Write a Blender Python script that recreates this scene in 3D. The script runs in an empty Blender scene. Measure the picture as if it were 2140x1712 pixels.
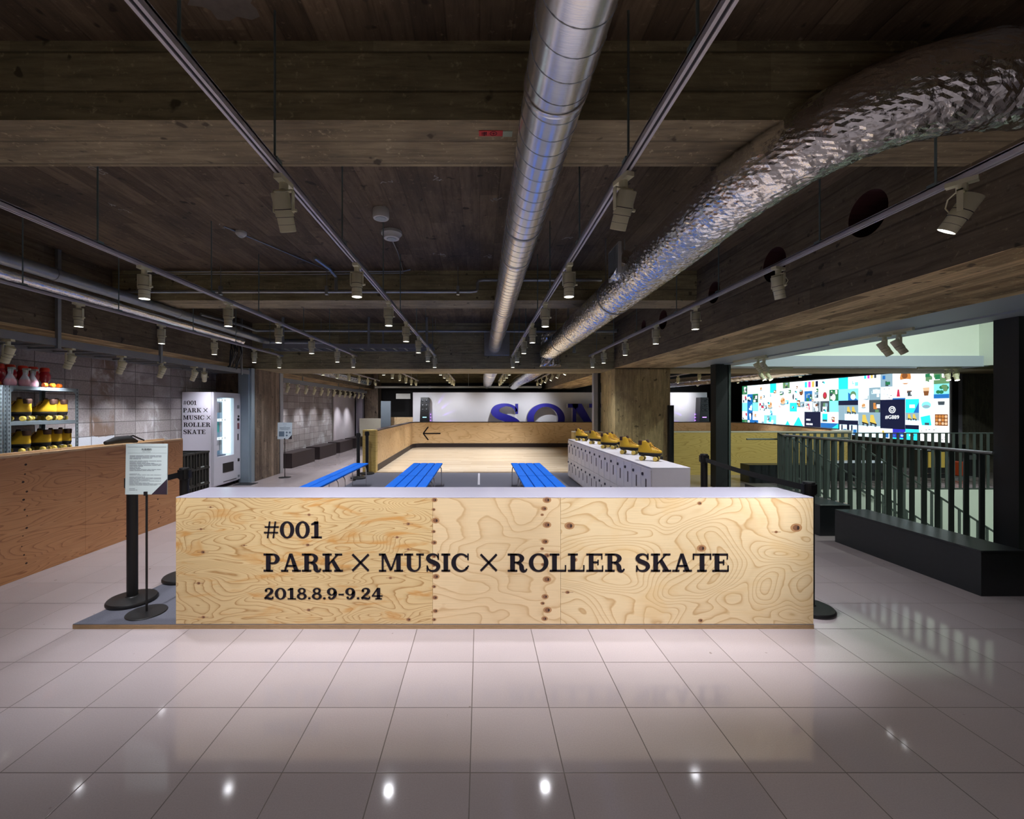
import bpy, bmesh, math, random
from mathutils import Vector, Matrix, Euler
random.seed(7)
S = bpy.context.scene
COL = S.collection
PI = math.pi

# ---------------------------------------------------------------- camera, world, exposure
EYE = 1.547
cam_data = bpy.data.cameras.new('camera')
cam = bpy.data.objects.new('camera', cam_data); COL.objects.link(cam)
cam.location = (0, 0, EYE); cam.rotation_euler = (PI / 2, 0, 0)
cam_data.sensor_fit = 'HORIZONTAL'; cam_data.sensor_width = 36.0
cam_data.lens = 36.0 * 903.0 / 2140.0
cam_data.shift_x = (1070.0 - 1003.0) / 2140.0
cam_data.shift_y = (854.4 - 856.0) / 2140.0
cam_data.clip_start = 0.05; cam_data.clip_end = 100
S.camera = cam
S.view_settings.view_transform = 'Standard'
S.view_settings.look = 'None'
S.view_settings.gamma = 1.0
S.view_settings.use_curve_mapping = False
S.view_settings.exposure = 0.5
world = bpy.data.worlds.new('world'); S.world = world
world.use_nodes = True
world.node_tree.nodes['Background'].inputs[0].default_value = (0.10, 0.11, 0.13, 1)
world.node_tree.nodes['Background'].inputs[1].default_value = 0.02
S.cycles.max_bounces = 7; S.cycles.diffuse_bounces = 4; S.cycles.glossy_bounces = 4
S.cycles.transmission_bounces = 4; S.cycles.transparent_max_bounces = 6
S.cycles.sample_clamp_indirect = 4.0; S.cycles.blur_glossy = 0.6
S.cycles.caustics_reflective = False; S.cycles.caustics_refractive = False

LAMP_W = 80.0          # one track spotlight
# stairwell light that falls down the open shaft from the floor above
def area(name, loc, rot, sx, sy, e, col):
    l = bpy.data.lights.new(name, 'AREA'); l.shape = 'RECTANGLE'; l.size = sx; l.size_y = sy
    l.energy = e; l.color = col
    o = bpy.data.objects.new(name, l); COL.objects.link(o); o.location = loc; o.rotation_euler = rot
    return o
for _x in (6.3, 7.7, 9.1):
    _l = bpy.data.lights.new('stairwell_lamp', 'SPOT'); _l.energy = 260; _l.color = (.88, 1.0, .90); _l.spot_size = math.radians(120); _l.spot_blend = 1.0; _l.shadow_soft_size = .08
    _o = bpy.data.objects.new('stairwell_lamp', _l); COL.objects.link(_o); _o.location = (_x, 4.6, 4.85); _o.rotation_euler = (math.radians(38), 0, 0)

# ---------------------------------------------------------------- mesh builder
class MB:
    def __init__(s): s.v = []; s.f = []; s.m = []
    def add(s, vs, fs, m=0):
        b = len(s.v); s.v += [tuple(v) for v in vs]
        for f in fs: s.f.append(tuple(b + i for i in f)); s.m.append(m)
        return s
    def box(s, x0, x1, y0, y1, z0, z1, m=0):
        return s.add([(x0,y0,z0),(x1,y0,z0),(x1,y1,z0),(x0,y1,z0),(x0,y0,z1),(x1,y0,z1),(x1,y1,z1),(x0,y1,z1)],
              [(0,3,2,1),(4,5,6,7),(0,1,5,4),(1,2,6,5),(2,3,7,6),(3,0,4,7)], m)
    def bbox(s, x0, x1, y0, y1, z0, z1, b=.004, m=0):
        # box with chamfered edges
        bm = bmesh.new(); bmesh.ops.create_cube(bm, size=1)
        for v in bm.verts:
            v.co = Vector(((x0+x1)/2 + v.co.x*(x1-x0), (y0+y1)/2 + v.co.y*(y1-y0), (z0+z1)/2 + v.co.z*(z1-z0)))
        bmesh.ops.bevel(bm, geom=bm.edges[:], offset=b, segments=1, affect='EDGES', profile=.5)
        bm.verts.index_update()
        s.add([v.co[:] for v in bm.verts], [[v.index for v in f.verts] for f in bm.faces], m); bm.free()
        return s
    def bar(s, p, q, w, h, m=0, up=(0,0,1)):
        p = Vector(p); q = Vector(q); d = (q-p).normalized(); u = Vector(up)
        if abs(d.dot(u)) > .98: u = Vector((0,1,0))
        r = d.cross(u).normalized(); u = r.cross(d).normalized()
        vs = []
        for c in (p, q):
            for a, b in ((-1,-1),(1,-1),(1,1),(-1,1)): vs.append(c + r*(a*w/2) + u*(b*h/2))
        return s.add(vs, [(0,1,2,3),(7,6,5,4),(0,4,5,1),(1,5,6,2),(2,6,7,3),(3,7,4,0)], m)
    def tube(s, pts, r, n=10, m=0, cap=True, rs=None):
        P = [Vector(p) for p in pts]; k = len(P)
        vs = []; t0 = None; u = None
        for i, p in enumerate(P):
            d = (P[min(i+1,k-1)] - P[max(i-1,0)]).normalized()
            if u is None:
                a = Vector((0,0,1)) if abs(d.z) < .9 else Vector((1,0,0))
                u = (a - d*a.dot(d)).normalized()
            else: u = (u - d*u.dot(d)).normalized()
            w = d.cross(u); rr = rs[i] if rs else r
            for j in range(n):
                t = 2*PI*j/n; vs.append(p + (u*math.cos(t) + w*math.sin(t))*rr)
        fs = [(i*n+j, i*n+(j+1)%n, (i+1)*n+(j+1)%n, (i+1)*n+j) for i in range(k-1) for j in range(n)]
        if cap: fs += [tuple(range(n-1,-1,-1)), tuple((k-1)*n+j for j in range(n))]
        return s.add(vs, fs, m)
    def cyl(s, p, q, r, n=16, m=0, r2=None): return s.tube([p, q], r, n, m, True, [r, r if r2 is None else r2])
    def lathe(s, prof, c=(0,0,0), n=20, m=0, axis='z'):
        vs = []; k = len(prof)
        for r, z in prof:
            for j in range(n):
                t = 2*PI*j/n; a, b = r*math.cos(t), r*math.sin(t)
                vs.append((c[0]+a, c[1]+b, c[2]+z) if axis == 'z' else (c[0]+a, c[1]+z, c[2]-b) if axis == 'y' else (c[0]+z, c[1]+a, c[2]+b))
        fs = [(i*n+j, i*n+(j+1)%n, (i+1)*n+(j+1)%n, (i+1)*n+j) for i in range(k-1) for j in range(n)]
        if prof[0][0] > 1e-5: fs.append(tuple(range(n-1,-1,-1)))
        if prof[-1][0] > 1e-5: fs.append(tuple((k-1)*n+j for j in range(n)))
        return s.add(vs, fs, m)
    def prism(s, poly, fn, d0, d1, m=0):
        # poly: 2D outline; fn(a, b, d) -> 3D point
        n = len(poly)
        vs = [fn(a, b, d0) for a, b in poly] + [fn(a, b, d1) for a, b in poly]
        fs = [tuple(range(n-1,-1,-1)), tuple(range(n, 2*n))] + [(i,(i+1)%n,n+(i+1)%n,n+i) for i in range(n)]
        return s.add(vs, fs, m)
    def disc(s, c, u, v, ru, rv, m=0, n=16):
        c = Vector(c); u = Vector(u); v = Vector(v)
        return s.add([c + u*(ru*math.cos(2*PI*i/n)) + v*(rv*math.sin(2*PI*i/n)) for i in range(n)], [tuple(range(n))], m)
    def mesh(s, name, mats, smooth=False, off=(0,0,0)):
        me = bpy.data.meshes.new(name)
        o = Vector(off)
        me.from_pydata([tuple(Vector(v) - o) for v in s.v], [], s.f)
        for m in (mats if isinstance(mats, (list, tuple)) else [mats]): me.materials.append(m)
        me.polygons.foreach_set('material_index', s.m)
        bm = bmesh.new(); bm.from_mesh(me)
        bmesh.ops.recalc_face_normals(bm, faces=bm.faces); bm.to_mesh(me); bm.free()
        if smooth:
            me.polygons.foreach_set('use_smooth', [True]*len(me.polygons))
            try: me.set_sharp_from_angle(angle=math.radians(38))
            except Exception: pass
        me.update()
        return me

def tag(o, label=None, cat=None, group=None, kind=None):
    for k, v in (('label', label), ('category', cat), ('group', group), ('kind', kind)):
        if v: o[k] = v
    return o
def link(name, me, parent=None, loc=(0,0,0), rot=(0,0,0)):
    o = bpy.data.objects.new(name, me); COL.objects.link(o); o.location = loc; o.rotation_euler = rot
    if parent: o.parent = parent
    return o
def thing(name, label, cat, loc=(0,0,0), rz=0, group=None):
    o = bpy.data.objects.new(name, None); COL.objects.link(o); o.empty_display_size = .05
    o.location = loc; o.rotation_euler = (0,0,rz)
    return tag(o, label, cat, group)
def part(name, mb, mats, parent, smooth=False, world=True, label=None):
    """a part; mb in world coordinates when world=True (unrotated chain), else in the parent's coordinates"""
    off = Vector((0,0,0)); p = parent
    if world:
        while p is not None: off = off + p.location; p = p.parent
    o = link(name, mb.mesh(name, mats, smooth, off), parent)
    if label: o['label'] = label
    return o
def solo(name, mb, mats, label, cat, group=None, smooth=False, base=None):
    b = Vector(base) if base is not None else Vector((sum(v[0] for v in mb.v)/len(mb.v), sum(v[1] for v in mb.v)/len(mb.v), min(v[2] for v in mb.v)))
    o = link(name, mb.mesh(name, mats, smooth, b), None, b)
    return tag(o, label, cat, group)
def struct(name, mb, mats, smooth=False, label=None, cat=None, parent=None):
    o = link(name, mb.mesh(name, mats, smooth), parent)
    if parent is None: o['kind'] = 'structure'
    return tag(o, label, cat)
def copy_tree(o, parent=None):
    c = o.copy(); COL.objects.link(c)
    if parent: c.parent = parent
    for ch in list(o.children): copy_tree(ch, c)
    return c
ORD = ['first','second','third','fourth','fifth','sixth','seventh','eighth','ninth','tenth','eleventh','twelfth','thirteenth','fourteenth']

# ---------------------------------------------------------------- materials
class NT:
    def __init__(s, name):
        s.mat = bpy.data.materials.new(name); s.mat.use_nodes = True
        s.t = s.mat.node_tree; s.b = s.t.nodes['Principled BSDF']
    def n(s, typ, **kw):
        x = s.t.nodes.new(typ)
        for k, v in kw.items(): setattr(x, k, v)
        return x
    def L(s, a, b): s.t.links.new(a, b)
    def put(s, inp, v):
        if hasattr(v, 'is_output'): s.L(v, inp)
        else: inp.default_value = v
    def math(s, op, a, b=0.0, c=None):
        x = s.n('ShaderNodeMath', operation=op); s.put(x.inputs[0], a); s.put(x.inputs[1], b)
        if c is not None: s.put(x.inputs[2], c)
        return x.outputs[0]
    def obj(s): return s.n('ShaderNodeTexCoord').outputs['Object']
    def gen(s, vec, scale=(1,1,1), loc=(0,0,0)):
        m = s.n('ShaderNodeMapping'); s.L(vec, m.inputs[0]); m.inputs['Scale'].default_value = scale; m.inputs['Location'].default_value = loc
        return m.outputs[0]
    def noise(s, vec, scale=5, detail=3, rough=.5, dist=0, col=False):
        x = s.n('ShaderNodeTexNoise'); s.L(vec, x.inputs['Vector'])
        x.inputs['Scale'].default_value = scale; x.inputs['Detail'].default_value = detail
        x.inputs['Roughness'].default_value = rough; x.inputs['Distortion'].default_value = dist
        return x.outputs['Color' if col else 0]
    def sep(s, vec):
        x = s.n('ShaderNodeSeparateXYZ'); s.L(vec, x.inputs[0]); return x.outputs
    def comb(s, a, b, c):
        x = s.n('ShaderNodeCombineXYZ'); s.put(x.inputs[0], a); s.put(x.inputs[1], b); s.put(x.inputs[2], c); return x.outputs[0]
    def white(s, v, dim='1D'):
        x = s.n('ShaderNodeTexWhiteNoise', noise_dimensions=dim)
        s.L(v, x.inputs['W' if dim == '1D' else 'Vector']); return x.outputs[0]
    def ramp(s, fac, stops, interp='LINEAR'):
        x = s.n('ShaderNodeValToRGB'); s.L(fac, x.inputs[0]); r = x.color_ramp; r.interpolation = interp
        while len(r.elements) < len(stops): r.elements.new(.5)
        for e, (p, c) in zip(r.elements, stops):
            e.position = p; e.color = (c if isinstance(c, tuple) else (c,c,c)) + (1,)
        return x.outputs[0]
    def mix(s, fac, a, b, mode='MIX'):
        x = s.n('ShaderNodeMix', data_type='RGBA', blend_type=mode)
        s.put(x.inputs[0], fac)
        for i, v in ((6, a), (7, b)): s.put(x.inputs[i], v if hasattr(v, 'is_output') else tuple(v) + (1,))
        return x.outputs[2]
    def rgb(s, v): return tuple(v) + (1,)
    def bump(s, h, strength=.3, dist=.01, normal=None):
        x = s.n('ShaderNodeBump'); s.L(h, x.inputs['Height']); x.inputs['Strength'].default_value = strength; x.inputs['Distance'].default_value = dist
        if normal is not None: s.L(normal, x.inputs['Normal'])
        s.L(x.outputs[0], s.b.inputs['Normal']); return x.outputs[0]
    def set(s, col=None, rough=None, metal=None, **kw):
        if col is not None: s.put(s.b.inputs['Base Color'], col if hasattr(col, 'is_output') else tuple(col) + (1,))
        if rough is not None: s.put(s.b.inputs['Roughness'], rough)
        if metal is not None: s.put(s.b.inputs['Metallic'], metal)
        for k, v in kw.items(): s.put(s.b.inputs[k.replace('_', ' ')], v)
        return s.mat

def plain(name, col, rough=.5, metal=0.0, var=.06, scale=9, **kw):
    """a paint, plastic or metal with a faint mottling"""
    t = NT(name); f = t.noise(t.obj(), scale, 3, .6)
    lo = tuple(c*(1-var) for c in col); hi = tuple(min(1, c*(1+var)) for c in col)
    return t.set(t.mix(f, lo, hi), rough, metal, **kw)
def emit(name, col, strength):
    t = NT(name); t.set((0,0,0), .4)
    t.b.inputs['Emission Color'].default_value = tuple(col) + (1,); t.b.inputs['Emission Strength'].default_value = strength
    return t.mat

def concrete(name, across, along, w, c0, c1, stain=(.10,.05,.02), seam=.55, joints=1.8):
    """board-marked raw concrete: boards of width w across one axis, running along another"""
    k_ = (1.04, 1.0, .84); c0 = tuple(p*q_ for p, q_ in zip(c0, k_)); c1 = tuple(p*q_ for p, q_ in zip(c1, k_))
    t = NT(name); o = t.obj(); x = t.sep(o)
    a, b = x['XYZ'.index(across)], x['XYZ'.index(along)]
    u = t.math('DIVIDE', a, w); idx = t.math('FLOOR', u); fr = t.math('FRACT', u)
    tone = t.white(idx)
    shift = t.math('MULTIPLY', tone, 5.0)
    v = t.math('DIVIDE', t.math('ADD', b, shift), joints)
    cell = t.white(t.comb(idx, t.math('FLOOR', v), 3.0), '3D')
    base = t.mix(cell, c0, c1)
    sc = [.0,.0,.0]; sc['XYZ'.index(across)] = 9; sc['XYZ'.index(along)] = 1.1
    for k in range(3):
        if sc[k] == 0: sc[k] = 5
    grain = t.noise(t.gen(o, tuple(sc)), 3.0, 6, .65)
    base = t.mix(.85, base, t.ramp(grain, [(.25,.35),(.5,.95),(.78,1.5)]), 'MULTIPLY')
    big = t.noise(o, .9, 4, .6, .4)
    base = t.mix(t.ramp(big, [(.52,0.0),(.72,.75)]), base, stain)
    fine = t.noise(o, 26, 4, .7)
    base = t.mix(t.ramp(fine, [(.60,0.0),(.70,.5)]), base, tuple(min(1, q*1.9) for q in c1))
    pits = t.noise(o, 9, 2, .5)
    base = t.mix(t.ramp(pits, [(.68,0.0),(.73,.85)]), base, tuple(q*.25 for q in c0))
    edge = t.math('MINIMUM', fr, t.math('SUBTRACT', 1.0, fr))
    line = t.ramp(edge, [(0.0, 1.0), (.05, 0.0)])
    base = t.mix(t.math('MULTIPLY', line, seam), base, tuple(q*.22 for q in c0))
    h = t.math('ADD', t.math('MULTIPLY', tone, .6), t.math('MULTIPLY', fine, .4))
    t.bump(t.math('SUBTRACT', h, t.math('MULTIPLY', line, .5)), .5, .008)
    return t.set(base, .85)

def plywood(name, base, line, patch, sx, sz, rings, loc, axis='XZ', scale=1.0, patchy=.5, dark=.9):
    """face veneer: growth-ring contours of a stretched noise field"""
    t = NT(name); x = t.sep(t.obj())
    a, b = x['XYZ'.index(axis[0])], x['XYZ'.index(axis[1])]
    v = t.gen(t.comb(a, b, 0.0), (sx, sz, 1), loc)
    warp = t.noise(v, scale*3.0, 2, .5)
    f = t.noise(v, scale, 1.2, .45, .55)
    k = t.math('FRACT', t.math('ADD', t.math('MULTIPLY', f, rings), t.math('MULTIPLY', warp, .9)))
    ring = t.ramp(k, [(0.0, 0.0), (.55, .05), (.80, .32), (.93, 1.0), (1.0, .05)])
    fibre = t.noise(t.gen(t.comb(a, b, 0.0), (3, 160, 1)), 1.5, 4, .6)
    c = t.mix(t.math('MULTIPLY', ring, dark), base, line)
    pn = t.noise(v, scale*1.7, 3, .55, .8)
    c = t.mix(t.ramp(pn, [(.54, 0.0), (.66, patchy)]), c, patch)
    c = t.mix(.35, c, t.ramp(fibre, [(.3,.7),(.7,1.12)]), 'MULTIPLY')
    t.bump(t.math('ADD', ring, t.math('MULTIPLY', fibre, .5)), .05, .002)
    return t.set(c, .48)

M = {}
M['slab'] = concrete('slab_concrete', 'X', 'Y', .16, (.080,.058,.041), (.155,.115,.083), (.028,.021,.017), .30, 1.1)
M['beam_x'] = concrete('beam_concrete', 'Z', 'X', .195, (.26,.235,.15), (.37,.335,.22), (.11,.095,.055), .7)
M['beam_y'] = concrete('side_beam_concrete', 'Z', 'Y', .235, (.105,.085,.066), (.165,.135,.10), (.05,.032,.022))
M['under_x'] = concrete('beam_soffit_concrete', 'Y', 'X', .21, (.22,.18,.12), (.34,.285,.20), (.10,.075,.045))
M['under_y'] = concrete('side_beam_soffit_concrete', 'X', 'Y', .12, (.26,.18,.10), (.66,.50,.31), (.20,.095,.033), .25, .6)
M['pillar'] = concrete('pillar_concrete', 'X', 'Z', .09, (.42,.345,.20), (.55,.46,.28), (.2,.14,.08), .25)
M['pillar_red'] = concrete('rough_pillar_concrete', 'Y', 'Z', .11, (.12,.09,.075), (.30,.24,.21), (.07,.05,.045), .25)
M['gray_wall'] = concrete('back_concrete', 'X', 'Z', .6, (.14,.13,.12), (.24,.23,.21), (.07,.06,.055), .2)

def block_wall():
    t = NT('block_masonry'); o = t.obj(); x = t.sep(o)
    u = t.math('DIVIDE', t.math('SUBTRACT', x[1], 6.65), .40); v = t.math('DIVIDE', t.math('SUBTRACT', x[2], .145), .20)
    iu, iv = t.math('FLOOR', u), t.math('FLOOR', v); fu, fv = t.math('FRACT', u), t.math('FRACT', v)
    cell = t.white(t.comb(iu, iv, 1.0), '3D')
    base = t.mix(cell, (.29,.255,.25), (.44,.40,.40))
    base = t.mix(.8, base, t.ramp(t.noise(o, 42, 5, .75), [(.3,.6),(.62,1.12)]), 'MULTIPLY')
    rust = t.math('COMPARE', x[1], 6.43, .21)
    colm = t.math('MULTIPLY', rust, t.ramp(t.noise(o, 2.2, 3, .6), [(.38,0.0),(.55,.8)]))
    base = t.mix(colm, base, (.19,.115,.075))
    base = t.mix(t.ramp(t.noise(o, 1.5, 5, .65, .7), [(.56,0.0),(.68,.75)]), base, (.62,.62,.64))
    base = t.mix(t.ramp(t.noise(o, 1.1, 3, .6), [(.56,0.0),(.7,.55)]), base, (.17,.13,.11))
    pale = t.math('MULTIPLY', t.math('COMPARE', x[1], 6.27, .37), t.math('LESS_THAN', t.math('ADD', x[2], t.math('MULTIPLY', t.noise(o, 9, 2), .08)), 1.185))
    base = t.mix(t.math('MULTIPLY', pale, .85), base, (.60,.64,.70))
    drip = t.noise(t.gen(o, (1, 5.5, .7)), 2.0, 4, .65)
    base = t.mix(t.ramp(drip, [(.60,0.0),(.70,.7)]), base, (.64,.63,.66))
    eu = t.math('MULTIPLY', t.math('MINIMUM', fu, t.math('SUBTRACT', 1.0, fu)), .40)
    ev = t.math('MULTIPLY', t.math('MINIMUM', fv, t.math('SUBTRACT', 1.0, fv)), .20)
    e = t.math('MINIMUM', eu, ev)
    j = t.ramp(e, [(.002, 1.0), (.008, 0.0)])
    base = t.mix(t.math('MULTIPLY', j, .85), base, (.08,.07,.065))
    t.bump(t.math('SUBTRACT', t.math('MULTIPLY', t.noise(o, 60, 3, .7), .4), j), .5, .008)
    return t.set(base, .9)
M['block'] = block_wall()

def tile_floor():
    t = NT('polished_floor_tile'); o = t.obj(); x = t.sep(o)
    u = t.math('DIVIDE', t.math('ADD', x[0], .042), .3995); v = t.math('DIVIDE', t.math('SUBTRACT', x[1], 1.836), .4005)
    fu, fv = t.math('FRACT', u), t.math('FRACT', v)
    cell = t.white(t.comb(t.math('FLOOR', u), t.math('FLOOR', v), 2.0), '3D')
    base = t.mix(cell, (.355,.305,.31), (.40,.345,.35))
    base = t.mix(.5, base, t.ramp(t.noise(o, 160, 2, .6), [(.35,.88),(.65,1.05)]), 'MULTIPLY')
    base = t.mix(t.ramp(t.noise(o, 1.1, 4, .6), [(.5,0.0),(.8,.35)]), base, (.45,.40,.40))
    spots = t.noise(o, 14, 2, .5)
    base = t.mix(t.ramp(spots, [(.765,0.0),(.785,.6)]), base, (.14,.10,.09))
    e = t.math('MINIMUM', t.math('MINIMUM', fu, t.math('SUBTRACT', 1.0, fu)), t.math('MINIMUM', fv, t.math('SUBTRACT', 1.0, fv)))
    j = t.ramp(e, [(.0035, 1.0), (.0065, 0.0)])
    base = t.mix(j, base, (.075,.055,.05))
    t.bump(t.math('SUBTRACT', 1.0, j), .25, .002)
    rough = t.math('ADD', t.math('MULTIPLY', j, .5), t.math('ADD', .05, t.math('MULTIPLY', t.noise(o, 6, 3), .05)))
    return t.set(base, rough, Specular_IOR_Level=.5)
M['tile'] = tile_floor()

def rink_floor():
    t = NT('rink_maple'); o = t.obj(); x = t.sep(o)
    u = t.math('DIVIDE', x[1], .12); iu = t.math('FLOOR', u)
    v = t.math('DIVIDE', t.math('ADD', x[0], t.math('MULTIPLY', t.white(iu), 3.0)), 1.8)
    cell = t.white(t.comb(iu, t.math('FLOOR', v), 4.0), '3D')
    base = t.mix(cell, (.56,.45,.31), (.70,.58,.42))
    base = t.mix(.5, base, t.ramp(t.noise(t.gen(o, (2, 40, 1)), 2, 4, .6), [(.3,.8),(.7,1.1)]), 'MULTIPLY')
    return t.set(base, .22)
M['rink'] = rink_floor()

def carpet():
    t = NT('needle_carpet'); o = t.obj()
    f = t.noise(o, 190, 4, .8)
    base = t.mix(f, (.045,.047,.065), (.15,.15,.185))
    t.bump(f, .8, .004)
    return t.set(base, .95)
M['carpet'] = carpet()

def foil():
    t = NT('crinkled_foil'); o = t.obj()
    v = t.n('ShaderNodeTexVoronoi', feature='F1'); t.L(o, v.inputs['Vector']); v.inputs['Scale'].default_value = 46
    a = t.noise(o, 14, 4, .6, 1.6); b = t.noise(o, 42, 3, .6, .8)
    h = t.math('ADD', t.math('MULTIPLY', a, 1.0), t.math('ADD', t.math('MULTIPLY', b, .35), t.math('MULTIPLY', v.outputs[0], .25)))
    t.bump(h, .35, .012)
    return t.set(t.mix(a, (.80,.80,.80), (.95,.94,.93)), .09, 1.0)
M['foil'] = foil()
def galv():
    t = NT('galvanised_duct'); o = t.obj()
    f = t.noise(t.gen(o, (3, 30, 3)), 6, 3, .6)
    t.bump(f, .06, .004)
    return t.set(t.mix(f, (.80,.81,.83), (.94,.94,.95)), t.math('ADD', .16, t.math('MULTIPLY', f, .14)), .82)
M['galv'] = galv()
M['zinc'] = plain('zinc_steel', (.42,.45,.47), .38, .85, .12, 30)
M['pipe'] = plain('gray_pipe_metal', (.33,.36,.38), .42, .6, .15, 14)
M['wrap'] = plain('pipe_jacket', (.55,.53,.56), .28, .9, .2, 26)
M['track'] = plain('track_aluminium', (.58,.56,.62), .42, .35)
M['track_slot'] = plain('track_slot_black', (.012,.011,.018), .6)
M['cream'] = plain('lamp_cream_enamel', (.80,.78,.55), .42)
M['slot'] = plain('lamp_slot_black', (.015,.015,.012), .7)
M['rod'] = plain('threaded_rod_steel', (.20,.27,.27), .45, .6)
M['rail_blue'] = plain('blue_gray_channel', (.25,.265,.29), .45, .35)
M['white_plastic'] = plain('white_plastic', (.62,.62,.58), .5)
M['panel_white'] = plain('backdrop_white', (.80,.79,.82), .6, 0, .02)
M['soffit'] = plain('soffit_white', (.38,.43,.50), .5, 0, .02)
M['plaster'] = plain('stairwell_plaster', (.74,.80,.72), .8, 0, .03, 3)
M['black'] = plain('black_paint', (.014,.014,.016), .5)
M['black_satin'] = plain('black_satin_metal', (.008,.0075,.008), .45)
M['black_belt'] = plain('black_webbing', (.010,.010,.011), .8)
M['black_bench'] = plain('black_bench_laminate', (.022,.026,.030), .33, 0, .2, 22)
M['brown_bench'] = plain('dark_brown_bench', (.030,.020,.022), .55)
M['letters'] = plain('letter_vinyl', (.011,.008,.012), .9, Specular_IOR_Level=.15)
M['steel_dark'] = plain('dark_steel_column', (.035,.038,.042), .42, .4)
M['steel_gray'] = plain('gray_rail_steel', (.085,.105,.10), .45, .3, .15, 6)
M['handrail'] = plain('brushed_handrail', (.42,.45,.48), .3, .9)
M['jamb'] = plain('shutter_guide_steel', (.40,.42,.46), .4, .5)
M['jamb_lit'] = plain('shutter_box_steel_blue_lit', (.30,.38,.44), .42, .35)  # gray steel with the cyan light on it put into the colour
M['blue'] = plain('blue_bench_paint', (.002,.125,.62), .62, 0, .14, 12, Specular_IOR_Level=.2)
M['chrome'] = plain('chrome_leg', (.65,.65,.66), .22, 1.0)
M['locker'] = plain('locker_gray', (.76,.72,.77), .42, .05, .03)
M['locker_top'] = plain('locker_top_white', (.66,.64,.68), .35, 0, .03)
M['locker_slot'] = plain('locker_recess', (.12,.10,.12), .5)
M['lock'] = plain('locker_lock_dial', (.05,.05,.08), .35, .5)
M['counter_top'] = plain('counter_white_laminate', (.35,.335,.40), .16, 0, .02)
M['yellow_boot'] = plain('yellow_leather', (.74,.44,.025), .48, 0, .12, 18)
M['collar'] = plain('brown_collar_leather', (.075,.032,.02), .6, 0, .2, 30)
M['lace'] = plain('yellow_lace', (.78,.42,.04), .75)
M['eyelet'] = plain('dark_eyelets', (.05,.025,.015), .5)
M['sole'] = plain('black_sole_rubber', (.014,.012,.015), .6)
M['wheel'] = plain('yellow_urethane_wheel', (.70,.50,.10), .4)
M['hub'] = plain('steel_hub', (.45,.40,.32), .3, .9)
M['red'] = plain('red_translucent_plastic', (.42,.012,.02), .22, 0, .1, 6, Coat_Weight=.4)
M['red_cap'] = plain('scarlet_cap', (.62,.035,.012), .4)
M['orange'] = plain('orange_wheel', (.85,.16,.01), .45)
def clear_bottle():
    t = NT('milky_bottle_plastic'); x = t.sep(t.obj())
    lvl = t.ramp(x[2], [(.055, 0.0), (.075, 1.0)])
    c = t.mix(lvl, (.78,.42,.50), (.66,.66,.74))
    return t.set(c, .22, 0, Coat_Weight=.3)
M['bottle'] = clear_bottle()
M['rack'] = plain('rack_blue_gray_steel', (.25,.31,.34), .42, .45, .1, 20)
M['rack_hole'] = plain('rack_slot_dark', (.015,.018,.02), .6)
M['vend_white'] = plain('vending_white_paint', (.76,.74,.84), .38, 0, .02)
M['vend_frame'] = plain('vending_gray_frame', (.60,.60,.68), .4, 0, .03)
M['vend_in'] = plain('vending_interior_blue', (.16,.20,.28), .6)
M['crate'] = plain('dark_olive_crate', (.024,.024,.020), .5, 0, .2, 15)
M['crate_in'] = plain('crate_recess', (.008,.008,.008), .6)
M['paper'] = plain('sign_paper', (.46,.52,.51), .6, 0, .02)
M['paper_blue'] = plain('far_sign_paper', (.60,.70,.78), .6, 0, .02)
M['ink'] = plain('sign_ink', (.03,.03,.035), .6)
M['ink_mid'] = plain('sign_text_gray', (.16,.17,.19), .6)
M['ink_blue'] = plain('sign_blue_gray', (.14,.20,.27), .6)
M['sign_dark'] = plain('sign_plum_corner', (.022,.012,.022), .55)
M['logo_face'] = plain('letter_royal_blue', (.014,.012,.30), .5, 0, .04)
M['logo_side'] = plain('letter_side_white', (.66,.65,.66), .6)
M['tag_red'] = plain('red_tag', (.55,.02,.012), .5)
M['tag_green'] = plain('pale_green_tape', (.35,.42,.30), .6)
M['chalk'] = plain('chalk_mark', (.34,.32,.29), .9)
M['hole'] = plain('maroon_sleeve', (.045,.007,.006), .8)
M['knot'] = plain('pine_knot_heart', (.20,.085,.04), .6, 0, .3, 60)
M['knot_halo'] = plain('pine_knot_ring', (.40,.21,.09), .55, 0, .15, 60)
M['knot_dark'] = plain('pine_knot_bark', (.035,.014,.008), .7, 0, .3, 60)
M['yellow_board'] = plain('yellow_board', (.66,.46,.10), .55)
M['red_box'] = plain('orange_red_plastic', (.50,.06,.012), .5)
M['white_top'] = plain('pale_bench_top', (.55,.60,.72), .4)
M['lav'] = plain('lavender_column_paint', (.33,.31,.38), .6)
M['stair'] = plain('stair_white', (.62,.64,.60), .6)
M['stripe'] = plain('floor_tape_gray', (.46,.45,.50), .7)
M['door_plaster'] = plain('pale_plaster_panel', (.66,.60,.64), .75, 0, .12, 2.2)
M['low_wall'] = plain('ivory_low_wall', (.66,.62,.50), .6)
M['gray_blue'] = plain('gray_blue_banner', (.16,.20,.24), .5)
M['dark_wall'] = plain('dark_wall_paint', (.03,.028,.028), .8)
M['edge_ply'] = None

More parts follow.
